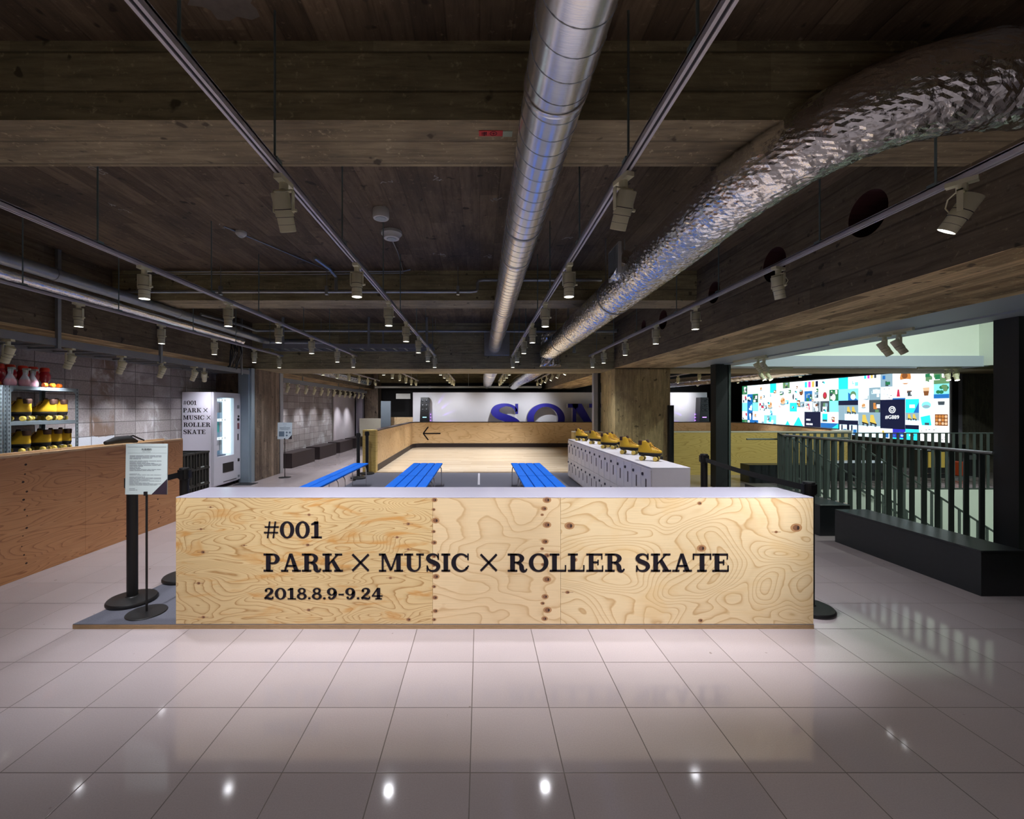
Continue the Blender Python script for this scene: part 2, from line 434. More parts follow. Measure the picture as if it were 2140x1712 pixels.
def ply_edge():
    t = NT('plywood_edge'); x = t.sep(t.obj())
    k = t.math('FRACT', t.math('DIVIDE', x[2], .0085))
    c = t.mix(t.ramp(k, [(0.0,0.0),(.45,.1),(.55,1.0),(1.0,.9)]), (.52,.34,.17), (.15,.075,.035))
    c = t.mix(.6, c, t.ramp(t.noise(t.gen(t.obj(), (4,4,50)), 5, 3), [(.3,.7),(.7,1.15)]), 'MULTIPLY')
    return t.set(c, .6)
M['edge_ply'] = ply_edge()
M['ply_a'] = plywood('counter_ply_wavy', (.66,.475,.235), (.36,.18,.05), (.55,.27,.07), 1.25, 4.6, 24, (3.1,7.7,0), 'XZ', 1.25, .9)
M['ply_b'] = plywood('counter_ply_pale', (.74,.55,.32), (.50,.29,.12), (.68,.47,.24), 1.3, 2.9, 11, (11.3,2.2,0), 'XZ', 1.1, .25, .7)
M['ply_c'] = plywood('counter_ply_cathedral', (.72,.55,.32), (.47,.27,.10), (.66,.43,.18), 1.35, 2.1, 27, (21.7,4.9,0), 'XZ', 1.15, .35, .8)
M['ply_side'] = plywood('service_counter_ply', (.60,.29,.125), (.34,.135,.05), (.66,.35,.16), .65, 4.6, 22, (5.5,1.7,0), 'YZ', 1.2, .4)
M['ply_side_top'] = plywood('service_counter_top', (.78,.54,.32), (.58,.34,.16), (.78,.54,.32), .9, 3.2, 8, (5.5,1.7,0), 'YX', 1.0, .3)
M['ply_rink'] = plywood('rink_wall_ply', (.80,.58,.33), (.55,.33,.14), (.72,.47,.23), .8, 2.2, 10, (1.4,8.8,0), 'XZ', 1.1, .35, .7)
M['ply_rink_side'] = plywood('rink_side_ply', (.74,.52,.28), (.50,.29,.12), (.66,.42,.19), .8, 2.2, 10, (4.4,2.8,0), 'YZ', 1.1, .35, .7)
M['ply_near'] = plywood('rink_outer_ply', (.66,.48,.15), (.42,.26,.06), (.58,.39,.10), .7, 3.4, 16, (7.4,3.8,0), 'XZ', 1.2, .35, .8)
M['lens'] = emit('lamp_lens_lit', (.92,.93,1.0), 20.0)
# ================================================================ SETTING
WL, WB, SLAB = -5.62, 21.0, 3.37
fl = MB()
for x0, x1, y0, y1 in ((WL, 5.05, -4.5, WB), (5.05, 13.2, 8.33, WB)):
    fl.box(x0, x1, y0, y1, -.25, 0)
struct('floor', fl, M['tile'])
c = MB(); c.box(WL, 2.9, -4.5, WB, SLAB, SLAB+.2)
c.box(2.9, 13.2, 9.2, WB, SLAB, SLAB+.2)
# white chalk scribbles left on the slab by the builders
def scribble(mb, cx, cy, s, z, m):
    k = random.randint(2, 4)
    for _ in range(k):
        p = Vector((cx + random.uniform(-s, s), cy + random.uniform(-s, s), z))
        for _ in range(random.randint(2, 4)):
            q = p + Vector((random.uniform(-s, s)*.8, random.uniform(-s, s)*.8, 0))
            mb.bar(p, q, .006, .002, m); p = q
for cx, cy in ((-2.35,.95),(-.2,1.55),(1.35,1.5),(-2.9,3.3),(-2.4,3.0),(-1.7,3.7),(-.75,3.5),(-.35,3.4),(.02,3.2),(.1,3.75),(-.9,3.95),(-2.6,4.3),(-1.9,3.15),(-.15,2.9),(.45,4.2),(-3.3,3.9),(1.0,4.6),(-.5,5.1),(.1,5.2)):
    scribble(c, cx, cy, .05, SLAB-.0005, 1)
for cx, cy, rx_, ry_ in ((-1.15,1.92,.17,.10),(-1.35,1.86,.10,.08),(2.3,1.6,.3,.2)):
    n_ = 22; ph = [random.uniform(.7,1.15) for _ in range(n_)]
    c.add([(cx+rx_*ph[i]*math.cos(2*PI*i/n_), cy+ry_*ph[i]*math.sin(2*PI*i/n_), SLAB-.0012) for i in range(n_)], [tuple(range(n_))], 2)
struct('ceiling', c, [M['slab'], M['chalk'], plain('mortar_smear', (.17,.15,.13), .9, 0, .35, 16)])

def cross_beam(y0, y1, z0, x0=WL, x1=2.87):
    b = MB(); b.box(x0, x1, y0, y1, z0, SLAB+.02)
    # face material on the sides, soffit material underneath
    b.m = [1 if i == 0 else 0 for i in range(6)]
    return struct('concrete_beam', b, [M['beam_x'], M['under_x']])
for y0, y1 in ((-2.2,-1.75), (2.14, 2.55), (5.70, 6.16), (13.1, 13.55), (16.6, 17.05)): cross_beam(y0, y1, 2.977)
cross_beam(19.9, 20.4, EYE+1.2)
cross_beam(9.2, 10.45, 2.395, WL, 13.2)
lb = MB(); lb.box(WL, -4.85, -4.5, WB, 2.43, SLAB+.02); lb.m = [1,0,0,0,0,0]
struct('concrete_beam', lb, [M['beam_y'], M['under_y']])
# the wide side beam with its round sleeves
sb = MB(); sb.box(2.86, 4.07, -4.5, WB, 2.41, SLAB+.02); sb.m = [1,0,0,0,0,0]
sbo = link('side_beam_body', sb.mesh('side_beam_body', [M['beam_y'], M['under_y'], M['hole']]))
cut = MB()
for y, z, r in ((3.19, 1.547+1.44, .165), (4.20, 1.547+1.40, .165), (5.28, 1.547+1.42, .13), (6.75, 1.547+1.39, .15), (7.55, 1.547+1.45, .10)):
    cut.cyl((2.6, y, z), (3.45, y, z), r, 32, 2)
cuto = link('cutter', cut.mesh('cutter', [M['beam_y'], M['under_y'], M['hole']]))
md = sbo.modifiers.new('b', 'BOOLEAN'); md.operation = 'DIFFERENCE'; md.solver = 'EXACT'; md.object = cuto
dg = bpy.context.evaluated_depsgraph_get()
me = bpy.data.meshes.new_from_object(sbo.evaluated_get(dg)); me.name = 'concrete_beam'
bpy.data.objects.remove(sbo); bpy.data.objects.remove(cuto)
o = link('concrete_beam', me); o['kind'] = 'structure'

# walls
w = MB(); w.box(WL-.2, WL, -4.5, 16.4, 0, SLAB)
struct('wall_left', w, M['block'])
w = MB(); w.box(WL-.2, WL-.02, 16.4, WB, 0, SLAB)
struct('wall_left_far', w, M['gray_wall'])
w = MB(); w.box(WL-.1, WL+.03, 16.55, 19.3, .15, 2.1)
struct('door_1', w, M['door_plaster'])
w = MB(); w.box(WL-.2, 13.4, WB, WB+.2, 0, SLAB)
struct('wall_back', w, M['dark_wall'])
w = MB(); w.box(WL-.2, 5.4, -4.7, -4.5, 0, SLAB)
struct('wall_front', w, M['gray_wall'])
w = MB(); w.box(13.2, 13.4, 8.33, WB, 0, SLAB)
w.box(5.36, 5.5, -4.5, 3.7, -.1, 2.42)
struct('wall_right', w, M['gray_wall'])
w = MB(); w.box(11.75, 13.2, 10.46, 10.9, 0, 2.6)
struct('wall_right_far', w, M['gray_wall'])

# stair shaft: fascias above, lining below
w = MB()
w.box(5.0, 10.3, 8.83, 8.93, 2.42, 3.9); w.box(5.0, 5.1, 1.4, 8.9, 2.52, 3.9)
w.box(10.2, 10.3, 1.4, 8.9, 2.42, 3.9); w.box(5.0, 10.3, 1.4, 1.5, 2.42, 3.9)
struct('wall_stairwell_upper', w, M['plaster'])
w = MB(); w.box(5.0, 10.3, 8.83, 8.93, 3.9, 5.0); w.box(5.0, 5.1, 1.4, 8.9, 3.9, 5.0); w.box(10.2, 10.3, 1.4, 8.9, 3.9, 5.0); w.box(5.0, 10.3, 1.4, 1.5, 3.9, 5.0); w.box(4.9, 10.4, 1.3, 9.0, 5.0, 5.1)
struct('unlit_stairwell_top', w, M['dark_wall'])  # dark colour stands in for the opening to the unlit upper floor
w = MB()
w.box(5.05, 10.3, 8.322, 8.42, -3.2, -.012); w.box(4.95, 5.05, 1.9, 8.4, -3.2, -.25); w.box(10.2, 10.3, 1.9, 8.4, -3.2, 0)
w.box(5.0, 10.3, 1.9, 2.0, -3.2, 0); w.box(4.9, 10.4, 1.8, 8.5, -3.3, -3.2)
struct('wall_stairwell_lower', w, M['plaster'])
st = MB()
for k in range(16):
    st.box(6.0 + .265*k, 6.0 + .265*(k+1), 7.06, 8.2, -.17*(k+1) - .20, -.17*(k+1))
struct('stair_flight', st, M['stair'])
w = MB(); w.box(5.05, 6.0, 7.0, 8.33, -.2, 0)
struct('stair_landing', w, M['tile'])

# white soffit round the shaft
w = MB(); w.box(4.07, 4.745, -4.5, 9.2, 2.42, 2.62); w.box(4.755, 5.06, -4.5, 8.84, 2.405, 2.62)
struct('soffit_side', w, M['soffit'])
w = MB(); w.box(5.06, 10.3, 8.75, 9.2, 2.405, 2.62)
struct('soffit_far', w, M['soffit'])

# pillars
w = MB(); w.box(-5.62, -4.78, 9.2, 10.46, 0, 2.42)
struct('concrete_pillar', w, M['pillar_red'])
p = MB()
prof = [(2.873, 9.22), (4.05, 9.22), (4.05, 10.25), (2.873, 10.25)]
p.box(2.873, 4.05, 9.2, 10.25, 0, 2.42)
struct('concrete_pillar', p, M['pillar'])
w = MB(); w.bbox(-5.06, -4.83, 9.03, 9.19, 0, 2.40, .01); w.box(-4.83, -4.79, 9.06, 9.19, 0, 2.40)
struct('shutter_box', w, M['jamb_lit'])
w = MB(); w.box(2.70, 2.80, 10.26, 10.40, 0, 2.395); w.box(2.815, 2.868, 10.26, 10.40, 0, 2.395, 1)
struct('shutter_guide', w, [M['jamb'], M['steel_dark']])
w = MB(); w.box(3.99, 4.085, 9.10, 9.20, 0, 1.62)
struct('shutter_guide', w, M['steel_dark'])
w = MB(); w.box(-4.79, -4.76, 10.30, 10.46, 0, 2.40)
struct('shutter_guide', w, M['jamb'])

# steel columns beside the shaft
w = MB(); w.box(4.60, 4.83, 8.42, 8.62, 0, 2.42); w.box(4.832, 4.846, 8.46, 8.60, 0, 2.42, 1); w.box(4.85, 4.89, 8.42, 8.62, 0, 2.42, 2)
struct('steel_column', w, [M['steel_dark'], M['black'], M['steel_gray']])
w = MB(); w.box(4.99, 5.30, 4.0, 4.2, 0, 2.42)
struct('steel_column', w, M['steel_dark'])

# far left corner beyond the rink
w = MB(); w.bbox(-5.55, -5.25, 19.3, 19.6, 0, 3.3, .02)
struct('lavender_column', w, M['lav'])
w = MB(); w.box(-5.25, -4.65, 19.7, 20.4, 0, 3.2)
struct('concrete_pillar', w, M['pillar_red'])
w = MB(); w.box(-5.3, -4.35, 19.0, 19.25, 0, 1.12)
struct('low_wall', w, M['low_wall'])
w = MB(); w.bbox(11.48, 11.70, 10.46, 10.7, 0, 2.40, .02)
struct('lavender_column', w, M['lav'])

# ================================================================ PLATFORM AND RINK
pl = MB()
P = [(-2.86, 3.033), (2.345, 3.033), (2.345, 3.42), (2.52, 9.6), (2.52, 10.2), (-2.62, 10.2), (-2.70, 3.95)]
pl.prism(P, lambda a, b, d: (a, b, d), 0, .030, 1)
pl.prism([(x*.9995, y+.001) for x, y in P], lambda a, b, d: (a, b, d), .030, .0345, 0)
o = struct('platform_floor', pl, [M['carpet'], M['edge_ply']])
ln = MB(); ln.box(-.045, .0, 8.6, 10.1, .0345, .0365)
solo('floor_tape', ln, M['stripe'], 'pale gray tape line on the carpet between the blue benches', 'tape')

def arc(cx, cy, r, a0, a1, n=10):
    return [(cx + r*math.cos(math.radians(a0 + (a1-a0)*i/n)), cy + r*math.sin(math.radians(a0 + (a1-a0)*i/n))) for i in range(n+1)]
LEFTP = [(-2.49, 10.32), (-2.60, 16.55)]
RINK = LEFTP + arc(-2.15, 16.55, .45, 180, 90)[1:] + [(8.9, 17.0)] + arc(9.0, 16.0, 1.0, 90, -8)[1:] + arc(8.1, 11.4, 1.0, -8, -90)[1:] + [(2.2, 10.4)]
rf = MB()
rf.prism([(x, y) for x, y in RINK] , lambda a, b, d: (a, b, d), .0, .036)
struct('rink_floor', rf, M['rink'])
def offset_path(path, d):
    out = []
    for i, p in enumerate(path):
        a = Vector(path[max(i-1,0)]); b = Vector(path[min(i+1,len(path)-1)])
        t = (b-a).normalized(); out.append((p[0] - t.y*d, p[1] + t.x*d))
    return out
def wall_strip(mb, path, d0, d1, z0, z1, m=0):
    a = offset_path(path, d0); b = offset_path(path, d1); n = len(path)
    vs = []
    for i in range(n): vs += [(*a[i], z0), (*b[i], z0), (*b[i], z1), (*a[i], z1)]
    fs = [(0,1,2,3), ((n-1)*4+3,(n-1)*4+2,(n-1)*4+1,(n-1)*4)]
    for i in range(n-1):
        for k in range(4): fs.append((i*4+k, i*4+(k+1)%4, (i+1)*4+(k+1)%4, (i+1)*4+k))
    mb.add(vs, fs, m)
rk = thing('rink_wall', 'long plywood rink wall with dark kick strip and black arrow', 'rink wall', (-2.5, 10.3, 0))
TOP = 1.005
k0 = 2 + 10
A = RINK[:2]; B = RINK[1:k0+1]; Cc = RINK[k0:k0+12]; D = RINK[k0+11:]
m = MB(); wall_strip(m, A, 0, .14, .19, TOP); part('side_panel', m, M['ply_rink_side'], rk)
m = MB(); wall_strip(m, B, 0, .14, .19, TOP); part('back_panel', m, M['ply_rink'], rk)
m = MB(); wall_strip(m, Cc, 0, .14, .19, TOP); part('side_panel', m, M['ply_rink_side'], rk)
m = MB(); wall_strip(m, D, 0, .30, .0, TOP-.012); part('front_panel', m, M['ply_near'], rk)
m = MB(); wall_strip(m, A + B[1:] + Cc[1:], -.012, .15, .0, .19); part('kickboard', m, M['brown_bench'], rk)
m = MB(); wall_strip(m, A + B[1:] + Cc[1:], -.01, .15, TOP, TOP+.03); part('cap', m, M['brown_bench'], rk)
m = MB(); wall_strip(m, D, -.01, .31, TOP-.012, TOP+.006); part('cap', m, M['low_wall'], rk, label='pale wooden cap on the near wall')
m = MB(); m.bbox(-2.79, -2.475, 10.26, 10.46, 0, 1.045, .01); part('end_post', m, M['ply_near'], rk)
def arrow(mb, x0, x1, z, y):
    mb.bar((x0, y, z), (x1, y, z), .004, .045)
    mb.bar((x0, y, z), (x0+.20, y, z+.26), .004, .045); mb.bar((x0, y, z), (x0+.20, y, z-.26), .004, .045)
m = MB(); arrow(m, -2.23, -1.55, .575, 16.985); part('arrow_mark', m, M['letters'], rk)

# ================================================================ LETTERING (slab serif capitals drawn here)
def stroke(pts, ws, k=7):
    # smooth ribbon of varying width through the points
    P = [Vector(p) for p in pts]; out = []; W = []
    for i in range(len(P)-1):
        p0, p1, p2, p3 = P[max(i-1,0)], P[i], P[i+1], P[min(i+2,len(P)-1)]
        for j in range(k):
            t = j/k
            out.append(.5*((2*p1) + (p2-p0)*t + (2*p0-5*p1+4*p2-p3)*t*t + (3*p1-p0-3*p2+p3)*t**3)); W.append(ws[i]*(1-t)+ws[i+1]*t)
    out.append(P[-1]); W.append(ws[-1])
    L, R = [], []
    for i, p in enumerate(out):
        d = (out[min(i+1,len(out)-1)] - out[max(i-1,0)]).normalized(); nrm = Vector((-d.y, d.x))*(W[i]*1.13+.012)/2
        L.append(p+nrm); R.append(p-nrm)
    return [[L[i], L[i+1], R[i+1], R[i]] for i in range(len(out)-1)]
def rc(x0, y0, x1, y1): return [[(x0,y0),(x1,y0),(x1,y1),(x0,y1)]]
def ring2(oc, orx, ory, ic, irx, iry, a0=0, a1=360, n=36):
    A = [math.radians(a0 + (a1-a0)*i/n) for i in range(n+1)]
    o_ = [(oc[0]+orx*math.cos(a), oc[1]+ory*math.sin(a)) for a in A]; i_ = [(ic[0]+irx*math.cos(a), ic[1]+iry*math.sin(a)) for a in A]
    return [[o_[k], o_[k+1], i_[k+1], i_[k]] for k in range(n)]
def dotc(x, y, r, n=16): return [[(x+r*math.cos(2*PI*i/n), y+r*math.sin(2*PI*i/n)) for i in range(n)]]
F, T = .098, .095
def glyph(ch):
    if ch == 'I': return .44, rc(.11,0,.335,1)+rc(0,0,.44,F)+rc(0,1-F,.44,1)
    if ch in 'PR':
        by = .42 if ch == 'P' else .46
        cy, ry = (1+by)/2, (1-by)/2
        g = rc(.12,0,.345,1)+rc(0,0,.46,F)+rc(0,1-F,.45,1)+ring2((.45,cy),.34,ry,(.45,cy),.125,ry-T,-90,90,18)+rc(.3,1-T,.45,1)+rc(.3,by,.45,by+T)
        if ch == 'P': return .80, g
        return .95, g + stroke([(.42,.49),(.58,.43),(.66,.28),(.68,.12),(.76,.035),(.86,.05),(.91,.16)], [.07,.12,.18,.18,.14,.08,.045])
    if ch == 'A': return .96, [[(.13,0),(.22,0),(.485,.86),(.40,1)], [(.40,1),(.55,1),(.87,0),(.65,0)]]+rc(.24,.27,.72,.27+T)+rc(0,0,.35,F)+rc(.54,0,.97,F)
    if ch == 'K': return 1.0, rc(.12,0,.345,1)+rc(0,0,.45,F)+rc(0,1-F,.45,1)+[[(.30,.34),(.30,.47),(.70,.97),(.81,.97)],[(.42,.56),(.55,.70),(.91,.03),(.68,.03)]]+rc(.60,1-F,.96,1)+rc(.57,0,1.0,F)
    if ch == 'M': return 1.2, rc(.135,0,.235,1)+rc(.865,0,1.08,1)+[[(.13,1),(.33,1),(.66,.10),(.55,.04)],[(.55,.04),(.66,.10),(.95,1),(.86,1)]]+rc(0,0,.36,F)+rc(.76,0,1.2,F)+rc(0,1-F,.3,1)+rc(.9,1-F,1.2,1)
    if ch == 'U': return .98, rc(.13,.33,.345,1)+rc(.73,.33,.825,1)+ring2((.4775,.335),.3475,.345,(.5375,.335),.1925,.25,180,360,20)+rc(0,1-F,.45,1)+rc(.6,1-F,.98,1)
    if ch == 'S': return .76, stroke([(.66,.74),(.58,.90),(.40,.963),(.21,.89),(.15,.73),(.25,.60),(.44,.51),(.61,.40),(.66,.25),(.57,.09),(.38,.037),(.20,.10),(.115,.28)], [.05,.06,.075,.13,.17,.19,.20,.19,.17,.12,.075,.06,.05])+rc(.63,.66,.695,1.0)+rc(.08,0,.145,.34)
    if ch == 'C': return .90, ring2((.47,.5),.47,.515,(.51,.5),.285,.415,40,322,40)+rc(.80,.64,.865,1.0)+stroke([(.74,.18),(.80,.24),(.86,.33)],[.10,.06,.05])
    if ch == 'O': return .94, ring2((.47,.5),.47,.515,(.47,.5),.255,.415)
    if ch == 'L': return .82, rc(.12,0,.345,1)+rc(0,1-F,.47,1)+rc(0,0,.79,F)+rc(.725,0,.79,.36)
    if ch == 'E': return .84, rc(.12,0,.345,1)+rc(0,1-F,.77,1)+rc(.71,.68,.77,1)+rc(0,0,.81,F)+rc(.75,0,.81,.34)+rc(.3,.47,.56,.47+T)+rc(.53,.36,.59,.66)
    if ch == 'T': return .91, rc(.345,0,.57,1)+rc(0,1-F,.91,1)+rc(0,.66,.065,1)+rc(.845,.66,.91,1)+rc(.22,0,.69,F)
    if ch == 'N': return 1.05, rc(.135,0,.235,1)+rc(.82,0,.90,1)+[[(.12,1),(.34,1),(.90,0),(.76,0)]]+rc(0,0,.37,F)+rc(0,1-F,.3,1)+rc(.66,1-F,1.05,1)
    if ch == 'Y': return 1.0, rc(.40,0,.59,.46)+[[(.10,1),(.33,1),(.59,.44),(.40,.40)],[(.47,.40),(.59,.46),(.87,1),(.77,1)]]+rc(.26,0,.73,F)+rc(0,1-F,.45,1)+rc(.63,1-F,1.0,1)
    if ch == '0': return .76, ring2((.38,.5),.38,.515,(.38,.5),.175,.42)
    if ch == '1': return .56, rc(.18,0,.40,1)+[[(.20,1),(.20,.90),(.02,.83),(.02,.76),(.39,.86),(.39,1)]][:0]+[[(.39,1),(.22,1),(.02,.87),(.02,.79),(.39,.86)]]+rc(.02,0,.58,F)
    if ch == '2': return .66, stroke([(.13,.72),(.16,.88),(.32,.963),(.48,.90),(.53,.74),(.46,.56),(.28,.36),(.10,.13)], [.12,.08,.075,.13,.18,.17,.12,.11])+dotc(.155,.745,.085)+stroke([(.05,.07),(.20,.13),(.40,.07),(.55,.07),(.61,.24)],[.13,.15,.15,.12,.05])
    if ch == '8': return .66, ring2((.33,.755),.27,.255,(.33,.755),.115,.165)+ring2((.33,.27),.33,.285,(.33,.27),.15,.19)
    if ch == '9': return .68, ring2((.32,.68),.32,.335,(.32,.68),.12,.245)+stroke([(.56,.70),(.55,.38),(.43,.13),(.27,.04),(.13,.11)],[.17,.17,.14,.075,.07])+dotc(.16,.17,.085)
    if ch == '4': return .74, [[(.36,1),(.47,1),(.12,.33),(.01,.33)]]+rc(.01,.25,.73,.35)+rc(.345,0,.57,1)+rc(.24,0,.68,F)
    if ch == '.': return .20, dotc(.10,.09,.09)
    if ch == '-': return .40, rc(.02,.37,.38,.49)
    if ch == '#': return .80, [[(.17,0),(.255,0),(.365,1),(.28,1)],[(.47,0),(.555,0),(.665,1),(.58,1)]]+rc(.02,.29,.76,.375)+rc(.06,.625,.80,.71)
    if ch == 'x': return 1.0, [[(0,.085),(.085,0),(1,.915),(.915,1)],[(0,.915),(.085,1),(1,.085),(.915,0)]]
    return .4, []
def word(mb, text, x0, x1, z0, h, fn, d0, d1, gap=.055, m=0):
    """letters of cap height h stretched to fill x0..x1; fn(a, b, d) places them"""
    gl = [glyph(c_) for c_ in text]; tot = sum(g[0] for g in gl) + gap*(len(gl)-1); sx = (x1-x0)/tot; x = 0
    for wd, polys in gl:
        for pg in polys: mb.prism([(x0 + (x+p[0])*sx, z0 + p[1]*h) for p in pg], fn, d0, d1, m)
        x += wd + gap

# ================================================================ FRONT COUNTER
CY = 3.036
def px(x, y=CY): return (x-1003.0)*y/903.0
def pz(v, y=CY): return EYE - (v-854.4)*y/903.0
X0, X1, ZT, ZB = px(367.5), px(1700), pz(1041), .034
ct = thing('reception_counter', 'long pale plywood reception counter with white top and black lettering', 'counter', ((X0+X1)/2, CY+.19, ZB))
seams = [X0, px(904.5), px(1171.5), X1]
KN = {0: [(424,1154,.9),(646,1076,.7),(853,1095,.8),(830,1123,.7),(643,1139,.8),(510,1140,.5),(853,1148,.6),(645,1275,.8),(425,1290,.8),(854,1295,1.0),(415,1219,.8),(816,1208,.7),(420,1106,.6),(440,1060,.5)],
      1: [(908,1045,1.2),(906,1065,.8),(910,1088,1.6),(906,1111,.9),(907,1134,1.2),(907,1163,.9),(906,1182,.8),(911,1205,1.4),(907,1226,.9),(909,1249,1.2),(910,1277,1.1),(907,1295,.9),
          (1143,1045,1.7),(1137,1063,1.3),(1133,1076,.7),(1143,1097,1.7),(1139,1132,1.4),(1133,1147,.8),(1143,1161,1.2),(1135,1180,.9),(1143,1211,1.7),(1139,1247,1.4),(1134,1261,.9),(1144,1275,1.7),(1138,1293,1.3)],
      2: [(1190,1099,2.0),(1200,1170,1.3),(1186,1238,.9),(1462,1052,1.0),(1466,1146,1.9),(1664,1103,2.3),(1464,1297,1.0),(1470,1181,.8),(1622,1112,.7)]}
for i in range(3):
    b = MB(); b.box(seams[i]+.0008, seams[i+1]-.0008, CY, CY+.02, ZB, ZT)
    for kx, ky, ks in KN[i]:
        x, z, r = px(kx), pz(ky), .0125*ks
        b.disc((x, CY-.0003, z), (1,0,0), (0,0,1), r*1.45, r*1.05, 2)
        b.disc((x, CY-.0006, z), (1,0,0), (0,0,1), r*.85, r*.68, 1)
        if ks > .7: b.disc((x+r*.45, CY-.0009, z-r*.05), (1,0,0), (0,0,1), r*.28, r*.5, 3)
        if ks < 1.0 and i != 1: b.box(x-r*3.6, x+r*3.6, CY-.0005, CY, z-.0012, z+.0012, 1)
    part('front_panel', b, [M[('ply_a','ply_b','ply_c')[i]], M['knot'], M['knot_halo'], M['knot_dark']], ct)
for x0, x1 in ((X0, X0+.018), (X1-.018, X1)):
    b = MB(); b.box(x0, x1, CY+.0205, CY+.385, ZB, ZT-.001); part('side_panel', b, M['ply_b'], ct)
b = MB(); b.box(X0+.02, X1-.02, CY+.365, CY+.385, ZB, ZT-.02); part('back_panel', b, M['ply_b'], ct)
b = MB(); b.bbox(X0-.001, X1+.001, CY-.0005, CY+.388, ZT+.0003, ZT+.0065, .0015)
part('worktop', b, M['counter_top'], ct)
front = lambda a, z, d: (a, CY - d, z)
b = MB(); word(b, '#001', px(551), px(672), pz(1124.5), .1165, front, .0012, .0028)
part('lettering', b, M['letters'], ct)
for t_, a, z in (('PARK',551,717),('x',735,772),('MUSIC',792,981),('x',1003,1039.5),('ROLLER',1061,1306),('SKATE',1326,1524)):
    b = MB(); word(b, t_, px(a), px(z), pz(1194.5), .1265, front, .0012, .0028)
    part('lettering', b, M['letters'], ct)
b = MB(); word(b, '2018.8.9-9.24', px(551.5), px(800), pz(1252.5), .0795, front, .0012, .0028, .07)
part('lettering', b, M['letters'], ct)

# ================================================================ SERVICE COUNTER (left)
SX, SE, SH = -4.18, 6.08, 1.11
sc = thing('service_counter', 'long brown plywood service counter running back along the left side', 'counter', (SX-.15, 2.0, 0))
ys = [-.9, .92, 2.75, 4.58, SE]
for i in range(4):
    b = MB(); b.box(SX-.022, SX, ys[i]+.001, ys[i+1]-.001, 0, SH-.001)
    rnd = random.Random(i)
    for k in range(13):
        for yy in ((ys[i]+ys[i+1])/2 + .30, ys[i]+.55):
            if rnd.random() < .75:
                z = .06 + .08*k + rnd.uniform(-.02,.02); y = yy + rnd.uniform(-.025,.025); r = rnd.uniform(.006,.013)
                b.disc((SX+.0004, y, z), (0,1,0), (0,0,1), r, r*.8, 1)
    part('front_panel', b, [M['ply_side'], M['knot_dark']], sc)
b = MB(); b.box(SX-.30, SX-.022, -.9, SE-.05, SH-.05, SH-.02); b.box(SX-.04, SX, -.9, SE, SH, SH+.02); b.box(SX-.30, SX-.26, -.9, SE, SH-.02, SH+.018)
part('worktop', b, M['ply_side_top'], sc)
b = MB(); b.box(SX-.30, SX-.022, SE-.02, SE, 0, SH-.02); part('end_panel', b, M['ply_side'], sc)
b = MB()
b.tube([(SX-.20,5.05,SH+.035),(SX-.2,5.2,SH+.06),(SX-.2,5.38,SH+.06),(SX-.19,5.5,SH+.02)], .035, 10, 0, True, [.022,.042,.045,.02])
b.tube([(SX-.19,5.33,SH+.08),(SX-.17,5.42,SH+.10),(SX-.16,5.5,SH+.06),(SX-.16,5.58,SH+.03)], .01, 8)
solo('shoulder_bag', b, M['black_belt'], 'small black bag lying on top of the brown service counter', 'bag', None, True, (SX-.2, 5.3, SH-.02))
# ================================================================ TRACKS AND SPOTLIGHTS
TZ = EYE + 1.10            # underside of the lighting tracks
def track(x, y0, y1, z, label, rods, group, top=SLAB):
    t = thing('lighting_track', label, 'lighting track', (x, y0, z), 0, group)
    b = MB(); b.box(x-.018, x-.006, y0, y1, z, z+.03); b.box(x+.006, x+.018, y0, y1, z, z+.03); b.box(x-.018, x+.018, y0, y1, z+.022, z+.034)
    part('rail', b, M['track'], t)
    b = MB(); b.box(x-.006, x+.006, y0+.002, y1-.002, z+.006, z+.0215); part('slot', b, M['track_slot'], t)
    for ry in rods:
        tp = SLAB
        for a, c_ in ((2.14,2.55),(5.70,6.16),(13.1,13.55),(16.6,17.05)):
            if a <= ry <= c_: tp = 2.977
        b = MB(); b.cyl((x, ry, z+.034), (x, ry, tp), .0055, 8); b.box(x-.022, x+.022, ry-.025, ry+.025, z+.03, z+.045)
        part('hanger_rod', b, M['rod'], t)
    return t

# shared lamp meshes, origin of housing and lens at the tilting pivot
b = MB(); b.box(-.020, .020, -.055, .055, -.022, 0); b.cyl((0,0,-.022), (0,0,-.055), .021, 14)
LAMP_ADAPT = b.mesh('adapter', M['cream'], True)
b = MB(); b.box(-.049, .049, -.011, .011, -.062, -.055); b.box(-.049, -.0445, -.011, .011, -.16, -.055); b.box(.0445, .049, -.011, .011, -.16, -.055)
b.cyl((.049,0,-.152), (.064,0,-.152), .008, 10)
LAMP_YOKE = b.mesh('yoke', M['cream'], True)
PV = -.150
b = MB(); b.lathe([(.0, .078), (.038, .078), (.041, .074), (.041, -.005), (.0415, -.006), (.0415, -.028), (.038, -.030), (.038, -.094), (.036, -.096), (.034, -.088)], n=24)
b.lathe([(.0405, .003), (.0413, .003), (.0413, .0062), (.0405, .0062)], n=24, m=1)
b.lathe([(.0413, -.0285), (.0419, -.0285), (.0419, -.0305), (.0413, -.0305)], n=24, m=1)
b.lathe([(.0374, -.062), (.0383, -.062), (.0383, -.0632), (.0374, -.0632)], n=24, m=1)
LAMP_HOUSE = b.mesh('housing', [M['cream'], M['slot']], True)
b = MB(); b.lathe([(.0, -.0885), (.0345, -.0885)], n=20)
LAMP_LENS = b.mesh('lens', M['lens'])
b = MB(); b.tube([(.0,.018,-.05),(.02,.05,-.07),(.035,.06,-.105),(.025,.045,-.135),(.0,.036,-.15)], .0032, 6)
LAMP_CORD = b.mesh('cord', M['cream'], True)
